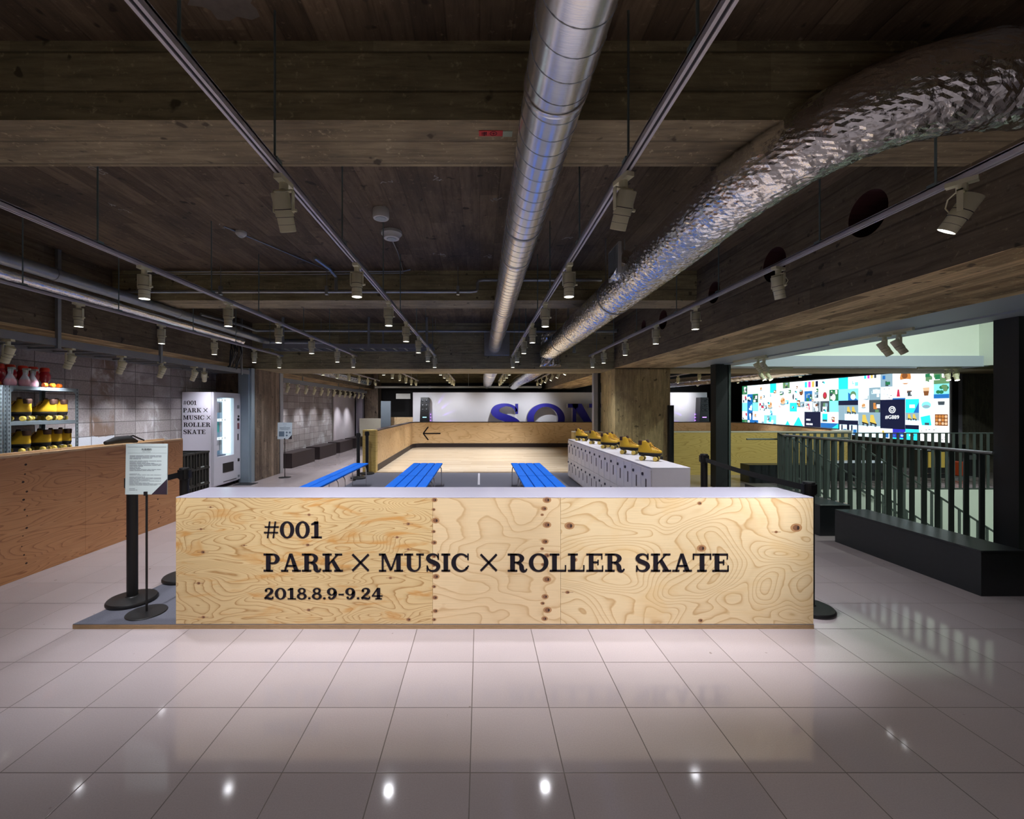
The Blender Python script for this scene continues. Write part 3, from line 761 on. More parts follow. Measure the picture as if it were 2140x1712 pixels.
def spot_data(name, e, ang, blend, col=(.93,.94,1.0)):
    l = bpy.data.lights.new(name, 'SPOT'); l.energy = e; l.spot_size = math.radians(ang); l.spot_blend = blend
    l.shadow_soft_size = .03; l.color = col; return l
SP_DOWN = spot_data('spot_down', LAMP_W*.82, 112, 1.0)
SP_FILL = spot_data('spot_fill', LAMP_W*.7, 95, 1.0)
SP_FRONT = spot_data('spot_front', LAMP_W*2.5, 70, 1.0)
SP_WALL = spot_data('spot_wall', LAMP_W*.6, 84, .9)
SP_VEND = spot_data('spot_machine', LAMP_W*.3, 84, 1.0)
SP_RIGHT = spot_data('spot_right', LAMP_W*4.4, 60, 1.0)
SP_FAR = spot_data('spot_far', LAMP_W*2.4, 100, 1.0)
SP_SCREEN = spot_data('spot_backdrop', LAMP_W*1.2, 75, 1.0)
SP_VOID = spot_data('spot_shaft', LAMP_W*.5, 50, .8)
def lamp(x, y, z, label, group, tilt=0.0, yaw=0.0, light=None, cord=False, lit=True):
    """tilt leans the housing about its yoke (lens swings towards +x before yaw)"""
    t = thing('track_spotlight', label, 'spotlight', (x, y, z), yaw + PI/2, group)
    link('adapter', LAMP_ADAPT, t); link('yoke', LAMP_YOKE, t)
    h = link('housing', LAMP_HOUSE, t, (0,0,PV), (tilt,0,0))
    link('lens', LAMP_LENS, h)
    if cord: link('cord', LAMP_CORD, t)
    if light:
        e = Matrix.Rotation(tilt, 3, 'X') @ Vector((0,0,-.094))
        lo = bpy.data.objects.new('spot_beam', light); COL.objects.link(lo); lo.parent = t
        lo.location = Vector((0,0,PV)) + e; lo.rotation_euler = (tilt,0,0)
    return t
# with yaw = 0 the lamp's local x points to world +y; a tilt of +a swings the lens to world +x ... helper by direction:
def lamp_to(x, y, z, label, group, dx=0.0, dy=0.0, light=None, cord=False):
    """dx, dy: horizontal lean of the beam (tangent)"""
    a = math.hypot(dx, dy)
    if a < 1e-4: return lamp(x, y, z, label, group, 0, -PI/2, light, cord)
    # local: Rx(tilt) sends (0,0,-1) to (0, sin t, -cos t); local +y must point along (dx, dy)
    return lamp(x, y, z, label, group, math.atan(a), math.atan2(dy, dx) - PI, light, cord)

TR = [(-4.18, 'lighting track nearest the left wall, under the gray pipe', 'on the track beside the left wall pipes', [4.5,5.67,6.8,8.0,9.0]),
      (-2.61, 'lighting track above the left stanchions, second from the left', 'on the track above the left stanchion', [2.07,3.36,4.48,5.6,6.7,7.9,8.9]),
      (-.94, 'lighting track just left of the round steel duct', 'on the track left of the round duct', [2.07,3.3,4.45,5.5,6.6,7.8,8.95]),
      (.68, 'lighting track between the round steel duct and the foil duct', 'on the track between the two big ducts', [2.05,3.3,4.5,5.6,6.7,7.9,8.95]),
      (2.32, 'lighting track in front of the side beam with round holes', 'on the track along the holed side beam', [2.08,3.36,4.65,5.7,6.9,8.1,8.9])]
ENDS = {0:9.15, 1:9.15, 2:9.15, 3:9.15, 4:9.15}
for i, (x, lab, where, ly) in enumerate(TR):
    ys_ = [.4, 1.35, 2.2 if i == 4 else 1.98, 2.95, 4.2, 5.1, 6.4, 7.5, 8.6]
    if i == 0: ys_ = [2.0, 3.95, 5.0, 6.3, 7.4, 8.6]
    track(x, -3.6, ENDS[i], TZ, lab, [-2.9, -1.0] + ys_, 'lighting tracks of the front bay')
    for y in (.2, -1.2, -2.6):  # unseen lamps added to brighten the foreground floor and beam faces
        lamp_to(x, y, TZ, 'added cream fill spotlight %s, unseen behind the photographer' % where, 'added fill spotlights behind the photographer', 0, .02, SP_FILL)
    for j, y in enumerate(ly):
        lb_ = 'cream spotlight %s, %s from the near end' % (where, ORD[j])
        near = abs(y - 2.07) < .1
        if near and i in (2, 3): lamp_to(x, y, TZ, lb_, 'track spotlights', .04 if i == 2 else -.16, .50, SP_FRONT, i == 3)
        elif near and i == 1: lamp_to(x, y, TZ, lb_, 'track spotlights', .30, .45, SP_FRONT, False)
        elif near: lamp_to(x, y, TZ, lb_ , 'track spotlights', -.36, .53, SP_RIGHT, True)
        elif i == 4 and j == 1: lamp_to(x, y, TZ, lb_, 'track spotlights', .25, .1, SP_DOWN, True)
        else: lamp_to(x, y, TZ, lb_, 'track spotlights', 0, .02, SP_DOWN, i == 4)

# tracks of the rink bay behind the deep beam
FT = [(-4.0, 'lighting track over the dark benches beyond the left pillar'), (-2.45, 'lighting track over the left end of the rink'), (-1.0, 'lighting track over the rink, left of the round duct'), (.75, 'lighting track over the rink, right of the round duct'), (2.2, 'lighting track over the rink beside the far side beam')]
for i, (x, lab) in enumerate(FT):
    track(x, 10.6, 17.2, TZ, lab, [11.5, 13.3, 15.0, 16.8], 'lighting tracks of the rink bay')
    where = ('over the dark benches','over the left rink wall','over the rink left of the duct','over the rink right of the duct','by the far side beam')[i]
    for j, y in enumerate([11.0, 12.1, 13.2, 14.3, 15.4, 16.5]):
        lb_ = 'cream spotlight %s, %s from the deep beam' % (where, ORD[j])
        last = j == 5
        lamp_to(x, y, TZ, lb_, 'rink spotlights', (-.5 if i == 4 and not last else 0), 1.7 if last else .03, SP_SCREEN if last else SP_FAR if j % 2 == 0 else None)
for i, (x, lab) in enumerate([(6.6, 'lighting track over the right half of the rink'), (8.6, 'lighting track close to the bright video wall')]):
    track(x, 10.7, 17.4, TZ, lab, [11.2, 13.3, 15.0, 17.0], 'lighting tracks of the rink bay')
    for j, y in enumerate([11.6, 13.0, 14.4, 15.8, 17.0]):
        lb_ = 'cream spotlight on the track %s, %s from the deep beam' % (('over the right rink half','by the video wall')[i], ORD[j])
        lamp_to(x, y, TZ, lb_, 'rink spotlights', 0, 2.2 if j == 4 else .02, SP_SCREEN if j == 4 else SP_FAR if j in (0,2) else None)

# ladder tray along the left wall, with its wall-washing lamps
def ladder(x0, x1, y0, y1, z, along, label, rungs, posts, h=.085):
    t = thing('cable_ladder', label, 'cable tray', (x0, y0, z))
    b = MB()
    if along == 'y':
        part('side_rail', MB().box(x1-.03, x1, y0, y1, z, z+h), M['rail_blue'], t); part('side_rail', MB().box(x0, x0+.03, y0, y1, z, z+h), M['rail_blue'], t)
        for k in range(rungs):
            y = y0 + (y1-y0)*(k+.5)/rungs; b.box(x0+.03, x1-.03, y-.02, y+.02, z+.01, z+.03)
    else:
        part('side_rail', MB().box(x0, x1, y0, y0+.03, z, z+h), M['rail_blue'], t); part('side_rail', MB().box(x0, x1, y1-.03, y1, z, z+h), M['rail_blue'], t)
        for k in range(rungs):
            x = x0 + (x1-x0)*(k+.5)/rungs; b.box(x-.02, x+.02, y0+.03, y1-.03, z+.01, z+.03)
    part('rungs', b, M['zinc'], t)
    for q in posts:
        if along == 'y': part('post', MB().box(x1-.02, x1+.015, q-.02, q+.02, z-.03, 3.36 if x1 > -4.85 else 2.44), M['pipe'], t)
        else: part('post', MB().box(q-.02, q+.02, y0-.015, y0+.02, z-.02, 3.36), M['pipe'], t)
    return t
LTZ = EYE + .715
ladder(-5.5, -4.80, 1.2, 9.0, LTZ, 'y', 'blue gray cable ladder along the block wall above the shelves', 26, [3.0, 4.92, 6.5, 8.7])
for j, y in enumerate([3.55, 4.45, 5.12, 5.86, 6.60, 7.35, 7.62]):
    lamp_to(-4.86, y, LTZ, 'cream spotlight under the wall cable ladder, %s from the near end' % ORD[j], 'wall washing spotlights', -.48 if j != 6 else -.5, .03 if j != 6 else .75, SP_WALL if j != 6 else SP_VEND)
ladder(-4.3, -.95, 8.55, 9.05, EYE+1.20, 'x', 'cable ladder crossing in front of the deep beam', 15, [-3.9, -2.2, -1.05])
ladder(-3.9, -1.1, 10.6, 11.1, EYE+.90, 'x', 'cable ladder crossing behind the deep beam', 18, [])
b = MB(); b.box(-4.93, -4.86, 10.7, 18.6, LTZ-.06, LTZ+.05)
o = solo('wall_light_rail', b, M['rail_blue'], 'blue gray lamp rail along the far block wall', 'lighting rail')
b = MB()
for y in (11.9, 14.9, 17.5): b.cyl((-4.88, y, LTZ+.05), (-4.88, y, 2.45), .012, 8)
part('hanger_rod', b, M['rod'], o)
for j in range(13):
    y = 11.0 + .59*j
    lamp_to(-4.895, y, LTZ-.06, 'cream wall washer on the far block wall rail, %s from the pillar' % ORD[j], 'far wall washing spotlights', -.42, .05, SP_WALL if j % 2 == 0 else None)

# short tracks with paired lamps on the white soffit
for (x0, x1, y0, y1, lamps, dx, dy, lab, wh) in (
        (4.62, 4.65, 4.62, 5.72, ((4.635, 4.78), (4.635, 4.95)), .55, -.25, 'short lamp track on the white soffit above the railing', 'on the soffit track above the railing'),
        (4.62, 4.65, 7.0, 7.9, ((4.635, 7.05), (4.635, 7.2)), .55, -.2, 'short lamp track on the white soffit near the dark column', 'on the soffit track by the dark column'),
        (5.75, 6.5, 8.97, 9.0, ((5.86, 8.985), (6.0, 8.985)), .4, -.45, 'short lamp track on the far soffit, left end', 'on the far soffit, left end'),
        (9.1, 10.0, 8.97, 9.0, ((9.72, 8.985), (9.9, 8.985)), -.1, -.35, 'short lamp track on the far soffit, right end', 'on the far soffit, right end')):
    z = 2.405 if y0 > 8.8 else 2.42
    solo('soffit_track', MB().box(x0, x1, y0, y1, z-.03, z), M['cream'], lab, 'lighting track', 'soffit tracks')
    for j, (lx, ly_) in enumerate(lamps):
        lamp_to(lx, ly_, z-.03, 'cream spotlight %s, %s of the pair' % (wh, ('near one','far one')[j] if x1-x0 < .1 else ('left one','right one')[j]), 'soffit spotlights', dx, dy, SP_VOID)

# ================================================================ DUCTS
dx_, dz_, dr = .305, EYE+1.29, .126
dt = thing('round_duct', 'shiny round spiral steel duct running straight back overhead', 'duct', (dx_, -1.0, dz_))
b = MB(); b.cyl((dx_, -1.0, dz_), (dx_, 9.15, dz_), dr, 48); part('pipe_body', b, M['galv'], dt, True)
b = MB(); pts = []
n = int((9.1+1.0)/.112*22)
for k in range(n+1):
    a = 2*PI*k/22; pts.append((dx_+(dr+.0005)*math.cos(a), -1.0 + .112*k/22, dz_+(dr+.0005)*math.sin(a)))
b.tube(pts, .0021, 4); part('spiral_seam', b, M['pipe'], dt, True)
for y in (1.72, 3.6, 5.5, 7.3):
    b = MB(); b.lathe([(dr, -.014), (dr+.005, -.012), (dr+.003, 0), (dr+.005, .012), (dr, .014)], (dx_, y, dz_), 40, axis='y')
    part('joint_band', b, M['galv'], dt, True)
for y in (3.0, 6.6, 8.4):
    b = MB(); b.lathe([(dr+.001, -.012), (dr+.004, -.012), (dr+.004, .012), (dr+.001, .012)], (dx_, y, dz_), 40, axis='y'); b.cyl((dx_, y, dz_+dr), (dx_, y, 3.36), .005, 8)
    part('hanger', b, M['zinc'], dt)
b = MB(); b.bbox(.09, .62, 9.02, 9.19, EYE+1.12, EYE+1.62, .006); part('end_box', b, M['zinc'], dt)
b = MB(); b.cyl((.32, 10.5, EYE+1.10), (.32, 18.6, EYE+1.10), .2, 32); [b.cyl((.32, y_, EYE+1.28), (.32, y_, 3.36), .006, 8) for y_ in (12.0, 15.0)]; b.lathe([(.2,-.02),(.207,0),(.2,.02)], (.32, 12.5, EYE+1.10), 32, axis='y'); b.lathe([(.2,-.02),(.207,0),(.2,.02)], (.32, 15, EYE+1.10), 32, axis='y')
solo('round_duct', b, M['galv'], 'round steel duct continuing over the rink behind the deep beam', 'duct', None, True, (.32, 10.5, EYE+.9))

def rough_tube(mb, pts, r, n=40, amp=.008, seed=1, m=0, step=.035):
    """flexible hose: a tube whose skin is puckered at random"""
    rnd = random.Random(seed)
    # resample
    P = [Vector(p) for p in pts]; out = []
    for i in range(len(P)-1):
        p0, p1, p2, p3 = P[max(i-1,0)], P[i], P[i+1], P[min(i+2,len(P)-1)]
        k = max(2, int((p2-p1).length/step))
        for j in range(k):
            t = j/k; out.append(.5*((2*p1)+(p2-p0)*t+(2*p0-5*p1+4*p2-p3)*t*t+(3*p1-p0-3*p2+p3)*t**3))
    out.append(P[-1])
    b0 = len(mb.v); mb.tube(out, r, n, m)
    cx = [i//n for i in range(len(out)*n)]
    for i in range(len(out)*n):
        c_ = out[cx[i]]; v = Vector(mb.v[b0+i]); d = v - c_
        s = 1 + rnd.uniform(-1,1)*amp/r + .012*math.sin(cx[i]*.9)
        mb.v[b0+i] = tuple(c_ + d*s)
fx, fz, fr = 1.44, EYE+1.195, .186
fd = thing('foil_duct', 'fat foil wrapped flexible duct bending across the ceiling on the right', 'duct', (fx, 8.9, fz-fr))
path = [(fx-.02, 8.95, fz-.0), (fx, 8.0, fz), (fx, 6.5, fz-.005), (fx, 5.0, fz), (fx, 3.8, fz+.005), (fx+.02, 3.0, fz+.03), (fx+.10, 2.45, fz+.10), (fx+.33, 2.06, fz+.18), (fx+.68, 1.88, fz+.215), (fx+1.2, 1.84, fz+.215), (fx+1.39, 1.84, fz+.215)]
b = MB(); rough_tube(b, path, fr, 80, .0029, 3, 0, .0165); part('hose', b, M['foil'], fd, False)
b = MB(); rough_tube(b, [(1.47, 9.0, EYE+.875), (1.47, 9.0, EYE+1.1), (1.47, 9.0, EYE+1.3), (1.47, 9.0, EYE+1.55)], .215, 40, .009, 5); part('drop_elbow', b, M['foil'], fd, False)
b = MB(); rough_tube(b, [(1.42, 3.95, fz+.06), (1.32, 3.95, fz+.10), (1.24, 3.95, fz+.13)], .14, 32, .006, 9, 0, .022); part('branch', b, M['foil'], fd, False)
b = MB(); b.box(1.22, 1.245, 3.80, 4.10, fz, fz+.28)
for k in range(9): b.box(1.212, 1.222, 3.82+.031*k, 3.832+.031*k, fz+.015, fz+.265, 1)
part('air_grille', b, [M['white_plastic'], M['zinc']], fd)
for y in (4.6, 6.5, 7.6):
    b = MB(); b.lathe([(fr+.006, -.012), (fr+.009, -.012), (fr+.009, .012), (fr+.006, .012)], (fx, y, fz), 40, axis='y'); b.cyl((fx-.1, y, fz+fr*.8), (fx-.1, y, 3.36), .005, 8); b.cyl((fx+.1, y, fz+fr*.8), (fx+.1, y, 3.36), .005, 8)
    part('hanger', b, M['zinc'], fd)
b = MB(); rough_tube(b, [(1.5, 10.6, EYE+1.05), (1.5, 13, EYE+1.05), (1.45, 16, EYE+1.05), (1.4, 18, EYE+1.0)], .2, 28, .006, 12)
for y in (11.5, 14.0): b.cyl((1.5, y, EYE+1.2), (1.5, y, 3.36), .006, 8)
solo('foil_duct', b, M['foil'], 'foil wrapped duct continuing over the rink behind the deep beam', 'duct', None, True, (1.5, 10.6, EYE+.85))
b = MB(); rough_tube(b, [(6.98, 17.4, EYE+.95), (7.2, 15.6, EYE+.95), (7.75, 13.2, EYE+.96), (8.22, 10.75, EYE+1.0)], .15, 24, .006, 14)
for x, y in ((7.2, 15.6), (7.75, 13.2), (8.02, 11.8)): b.cyl((x, y, EYE+1.05), (x, y, 3.36), .006, 8)
solo('foil_duct', b, M['foil'], 'foil wrapped duct hanging above the right half of the rink near the video wall', 'duct', None, True, (6.98, 17.4, EYE+.8))
b = MB(); rough_tube(b, [(-4.55, 10.6, EYE+1.12), (-4.55, 13, EYE+1.12), (-4.5, 17.3, EYE+1.1)], .17, 24, .006, 15)
for y in (12, 15): b.cyl((-4.55, y, EYE+1.25), (-4.55, y, 3.36), .006, 8)
solo('foil_duct', b, M['foil'], 'foil wrapped duct above the far block wall and dark benches', 'duct', None, True, (-4.55, 10.6, EYE+.95))

# pipes along the left
b = MB(); b.tube([(-4.32, -.5, EYE+1.365), (-4.32, 8.55, EYE+1.365), (-4.28, 8.75, EYE+1.365), (-4.1, 8.85, EYE+1.365), (-3.2, 8.85, EYE+1.365)], .062, 16)
for y in (2.6, 4.4, 6.2, 7.6): b.lathe([(.062,-.03),(.068,-.028),(.068,.028),(.062,.03)], (-4.32, y, EYE+1.365), 16, axis='y')
solo('gray_pipe', b, M['pipe'], 'thick dull gray pipe running back high on the left', 'pipe', None, True, (-4.32, -.5, EYE+1.3))
b = MB(); rough_tube(b, [(-4.52, -.5, EYE+1.29), (-4.52, 3, EYE+1.29), (-4.52, 6, EYE+1.29), (-4.52, 8.2, EYE+1.29)], .066, 18, .003, 17)
solo('wrapped_pipe', b, M['foil'], 'foil jacketed pipe just below the thick gray pipe on the left', 'pipe', None, True, (-4.52, -.5, EYE+1.22))
b = MB(); b.tube([(-4.6, 5.5, EYE+1.49), (-.12, 5.5, EYE+1.49), (-.045, 5.5, EYE+1.50), (-.03, 5.5, EYE+1.53), (-.03, 5.5, EYE+1.60), (-.015, 5.5, EYE+1.63), (.05, 5.5, EYE+1.64), (1.55, 5.5, EYE+1.64)], .019, 10)
for x in (-3.3, -1.95, -.28, .9): b.cyl((x, 5.5, EYE+1.49), (x, 5.5, 3.36), .004, 6); b.box(x-.018, x+.018, 5.478, 5.522, EYE+1.45, EYE+1.56)
b.tube([(-1.83, 5.5, EYE+1.50), (-1.83, 5.5, EYE+1.68), (-1.87, 5.35, EYE+1.74), (-1.95, 5.1, EYE+1.78)], .022, 8)
solo('sprinkler_pipe', b, M['zinc'], 'thin galvanised sprinkler pipe stepping up behind the round duct, nearer of two', 'pipe', 'sprinkler pipes', True, (-4.6, 5.5, EYE+1.45))
b = MB(); b.tube([(-4.78, 7.4, EYE+1.62), (-4.62, 8.4, EYE+1.62), (-4.58, 8.6, EYE+1.6), (-4.5, 8.68, EYE+1.57), (2.75, 8.7, EYE+1.555), (2.95-.2, 8.75, EYE+1.6)], .026, 10)
for x in (-3.2, -1.9, -.9, .3, 2.2): b.cyl((x, 8.7, EYE+1.57), (x, 8.7, 3.36), .004, 6)
b.cyl((-1.95, 8.7, EYE+1.55), (-1.95, 8.7, EYE+1.28), .018, 8); b.cyl((1.9, 8.7, EYE+1.55), (1.9, 8.7, EYE+1.15), .02, 8); b.lathe([(.035,-.02),(.035,.02)], (1.9, 8.7, EYE+1.15), 10)
solo('sprinkler_pipe', b, M['pipe'], 'galvanised sprinkler pipe crossing in front of the deep beam, farther of two', 'pipe', 'sprinkler pipes', True, (-4.9, 8.7, EYE+1.5))
b = MB(); b.tube([(-4.4, 5.62, 3.33), (-1.0, 5.62, 3.335), (-.9, 5.6, 3.35)], .008, 6); b.tube([(-4.4, 5.64, 3.31), (-2.5, 5.64, 3.30), (-1.0, 5.64, 3.318)], .006, 6); b.tube([(-1.0,5.62,3.335),(-.95,5.0,3.355),(-.93,4.6,3.33)], .006, 6)
b.tube([(-2.55, 4.3, 3.362), (-2.0, 5.6, 3.355)], .006, 6)
solo('ceiling_conduit', b, M['zinc'], 'thin cables clipped along the slab above the sprinkler pipe', 'conduit', None, True)
b = MB()
rnd = random.Random(4)
for k in range(9):
    x = -4.98 + rnd.uniform(-.1,.12); y = 8.25 + rnd.uniform(-.12,.2); s = rnd.uniform(.15,.35)
    b.tube([(-4.68+rnd.uniform(-.1,.15), y, 2.9+rnd.uniform(0,.2)), (-4.62+rnd.uniform(-.1,.1), y-.05, 2.62), (-4.70-s*.2, y+.05, 2.40-.05*rnd.random()), (x+.02, y+.2, 2.36-.06*rnd.random()), (-5.2, y+.1, 2.33)], .011, 6)
solo('cable_bundle', b, M['black_satin'], 'loose bundle of dark cables hanging above the vending machine', 'cables', None, True)

b = MB(); b.cyl((-4.6, 18.95, EYE+.95), (2.7, 18.95, EYE+.95), .05, 12)
for x in (-3, -.5, 1.8): b.cyl((x, 18.95, EYE+.98), (x, 18.95, 3.36), .008, 6); b.lathe([(.062,-.05),(.062,.05)], (x+.8, 18.95, EYE+.95), 12, axis='x')
solo('white_pipe', b, M['white_plastic'], 'pale horizontal pipe high behind the white backdrop', 'pipe', None, True, (-4.6, 18.95, EYE+.9))
# ceiling devices
def puck(name, lab, cat, x, y, prof, n=28, extra=None):
    t = thing(name, lab, cat, (x, y, SLAB))
    b = MB(); b.lathe(prof, (x, y, SLAB), n); part('body', b, M['white_plastic'], t, True)
    if extra: b = MB(); b.lathe(extra, (x, y, SLAB), n); part('face_plate', b, M['paper'], t, True)
    return t
puck('smoke_detector', 'round white smoke detector drum on the slab, left of the round duct', 'smoke detector', -.905, 3.95, [(.072, 0), (.074, -.003), (.074, -.075), (.068, -.086), (0, -.086)], extra=[(.05,-.0865),(.05,-.09),(.044,-.092),(.02,-.092),(0,-.089)])
puck('smoke_detector', 'wide stepped white detector farther back than the drum shaped one', 'smoke detector', -.91, 4.45, [(.105, 0), (.106, -.028), (.098, -.034), (.082, -.055), (.078, -.072), (0, -.074)], extra=[(.05,-.075),(.045,-.08),(0,-.08)])
puck('smoke_detector', 'small white smoke detector on the slab above the left stanchion', 'smoke detector', -2.46, 4.45, [(.052, 0), (.054, -.02), (.05, -.028), (.03, -.05), (0, -.052)], extra=[(.02,-.0525),(.018,-.058),(0,-.058)])
tg = thing('inspection_tag', 'red inspection tag with black marks stuck under the near beam', 'tag', (.06, 2.25, 2.9745))
zt = 2.9765
b = MB(); b.box(-.005, .118, 2.218, 2.262, zt-.0025, zt-.0005)
part('red_label', b, M['tag_red'], tg)
b = MB(); b.box(.119, .168, 2.222, 2.268, zt-.0022, zt-.0005); part('green_tape', b, M['tag_green'], tg)
b = MB()
for polys in (ring2((.07,2.24),.019,.017,(.07,2.24),.016,.014,0,360,20), rc(.058,2.238,.082,2.241), rc(.069,2.232,.072,2.248), rc(.008,2.25,.035,2.253), rc(.008,2.232,.035,2.235), rc(.02,2.226,.024,2.258), rc(.008,2.24,.03,2.243), rc(.03,2.226,.034,2.25)):
    for pg in polys: b.prism(pg, lambda a, c_, d: (a, c_, d), zt-.0032, zt-.0026)
part('ink_mark', b, M['letters'], tg)
# ================================================================ STANCHIONS AND SIGNS
def stanchion_meshes():
    b = MB(); b.lathe([(.0,0),(.165,0),(.168,.006),(.168,.018),(.160,.030),(.045,.040),(.040,.046),(.0,.046)], n=40); base = b.mesh('base', M['black_satin'], True)
    b = MB(); b.lathe([(.037,.04),(.037,.93),(.0,.93)], n=24); pole = b.mesh('pole', M['black_satin'], True)
    b = MB(); b.lathe([(.036,.88),(.042,.885),(.042,.975),(.038,.985),(.0,.985)], n=24)
    for a in range(4):
        c_, s_ = math.cos(a*PI/2), math.sin(a*PI/2); b.bar((c_*.036, s_*.036, .93), (c_*.05, s_*.05, .93), .038, .075)
    head = b.mesh('belt_head', M['black_satin'], False)
    return base, pole, head
ST = stanchion_meshes()
def stanchion(x, y, z, label, rz=0):
    t = thing('belt_stanchion', label, 'stanchion', (x, y, z), rz, 'black belt stanchions')
    link('base', ST[0], t); link('pole', ST[1], t); link('belt_head', ST[2], t); return t
def belt(t, p, q, sag=.02):
    b = MB(); n = 12; P = [Vector(p).lerp(Vector(q), i/n) - Vector((0,0,sag*math.sin(PI*i/n))) for i in range(n+1)]
    vs = []; d = (Vector(q)-Vector(p)).normalized(); nn = Vector((-d.y, d.x, 0)).normalized()*.0012
    for c_ in P: vs += [c_ - nn + Vector((0,0,-.024)), c_ + nn + Vector((0,0,-.024)), c_ + nn + Vector((0,0,.024)), c_ - nn + Vector((0,0,.024))]
    fs = [(i*4+k, i*4+(k+1)%4, i*4+4+(k+1)%4, i*4+4+k) for i in range(n) for k in range(4)] + [(3,2,1,0), (n*4,n*4+1,n*4+2,n*4+3)]
    b.add(vs, fs); part('belt', b, M['black_belt'], t)
PZ = .0345
s1 = stanchion(-2.735, 3.40, PZ, 'black belt stanchion behind the rules sign at the left end of the counter')
s2 = stanchion(-2.64, 3.86, PZ, 'black belt stanchion at the back left corner of the counter')
s3 = stanchion(2.535, 3.33, 0, 'black belt stanchion beside the right end of the counter')
s4 = stanchion(2.62, 5.05, PZ, 'black belt stanchion between the lockers and the dark steel column')
s5 = stanchion(-2.64, 9.38, PZ, 'black belt stanchion at the far end of the left blue benches')
s6 = stanchion(-2.62, 10.03, PZ, 'black belt stanchion in front of the rink end post')
belt(s2, (-2.65, 3.81, PZ+.93), (-2.725, 3.45, PZ+.93), .01)
belt(s3, (2.54, 3.38, .93), (2.61, 5.0, .955), .015)

def sheet_sign(loc, w, h, zb, label, paper, tilt, big):
    t = thing('sign_stand', label, 'sign', loc, 0)
    x, y, z = loc
    b = MB(); b.lathe([(0,0),(.128,0),(.130,.004),(.127,.008),(.02,.012),(0,.012)], (x,y,z), 36); part('base', b, M['black_satin'], t, True)
    b = MB(); b.cyl((x,y,z+.01),(x,y,zb+.02), .0075, 12); b.box(x-.011,x+.011,y-.016,y-.004,zb-.008,zb+.022); part('pole', b, M['black_satin'], t)
    def f(a, v, d):   # panel plane, leaning back
        return (x + a, y - .006 + v*tilt - d, zb + v)
    b = MB(); b.prism([(-w/2,0),(w/2,0),(w/2,h),(-w/2,h)], f, -.006, 0); pn = part('panel', b, paper, t)
    return t, f
sg, f = sheet_sign((-2.472, 3.205, PZ), .31, .375, .912, 'white rules of use sign on a thin black stand before the stanchion', M['paper'], .02, True)
cx_ = -.0
b = MB(); b.prism([(.155,.0),(.155,.115),(.04,.0)], f, .0003, .0012); part('corner_flash', b, M['sign_dark'], sg)
b = MB()
for zz, th in ((.350,.0022),(.306,.0012)): b.prism([(-.14,zz),(.145,zz),(.145,zz+th),(-.14,zz+th)], f, .0003, .0010)
rnd = random.Random(11)
def lines(z, n, w, dz, th):
    for k in range(n):
        wd = w*(1 if rnd.random() < .6 else rnd.uniform(.25,.9)); a = -.125
        while a < -.125 + wd:
            e = min(a + rnd.uniform(.02,.06), -.125+wd); b.prism([(a,z-k*dz),(e,z-k*dz),(e,z-k*dz+th),(a,z-k*dz+th)], f, .0003, .0009); a = e + .004
part('rule_lines', b, M['ink_mid'], sg)
for a_ in ((.284, 4, .235, .0078, .0036), (.245, 10, .235, .0078, .0036), (.150, 2, .235, .0075, .0030), (.128, 9, .235, .0074, .0030), (.042, 2, .06, .010, .003)):
    b = MB(); lines(*a_); part('text_block', b, M['ink_mid'], sg)
def font_mesh(txt, size, fn, name, mats, parent, d=.0012, align='CENTER'):
    cu = bpy.data.curves.new('txt', 'FONT'); cu.body = txt; cu.size = size; cu.align_x = align; cu.fill_mode = 'FRONT'; cu.resolution_u = 3
    o = bpy.data.objects.new('txt', cu); COL.objects.link(o); dg = bpy.context.evaluated_depsgraph_get(); dg.update()
    me = bpy.data.meshes.new_from_object(o.evaluated_get(dg)); bpy.data.objects.remove(o); bpy.data.curves.remove(cu)
    bm_ = MB(); bm_.add([fn(v.co.x, v.co.y, d) for v in me.vertices], [tuple(p.vertices) for p in me.polygons]); bpy.data.meshes.remove(me)
    if bm_.v: part(name, bm_, mats, parent)
font_mesh('利用規約', .019, lambda a, v, d: f(a, v+.326, d), 'title', M['ink'], sg)
font_mesh('Terms of Service', .0088, lambda a, v, d: f(a, v+.313, d), 'title', M['ink'], sg)
sg2, f = sheet_sign((-4.39, 9.72, 0), .325, .375, .862, 'pale blue notice on a thin stand beside the left pillar', M['paper_blue'], .03, False)
b = MB()
for z, w_ in ((.34,.08),(.29,.06),(.26,.24),(.245,.22),(.225,.24),(.21,.16)): b.prism([(-w_/2,z),(w_/2,z),(w_/2,z+.006),(-w_/2,z+.006)], f, .0003, .0012)
b.prism([(-.13,.06),(-.01,.06),(-.01,.175),(-.13,.175)], f, .0003, .0012)
for a, v in ((.045,.15),(.115,.15),(.045,.085)): 
    for pg in dotc(a, v, .022): b.prism(pg, f, .0003, .0012)
part('diagram', b, M['ink_blue'], sg2)
b = MB(); b.prism([(.1625,.0),(.1625,.10),(.075,.0)], f, .0003, .0014); part('corner_flash', b, M['sign_dark'], sg2)

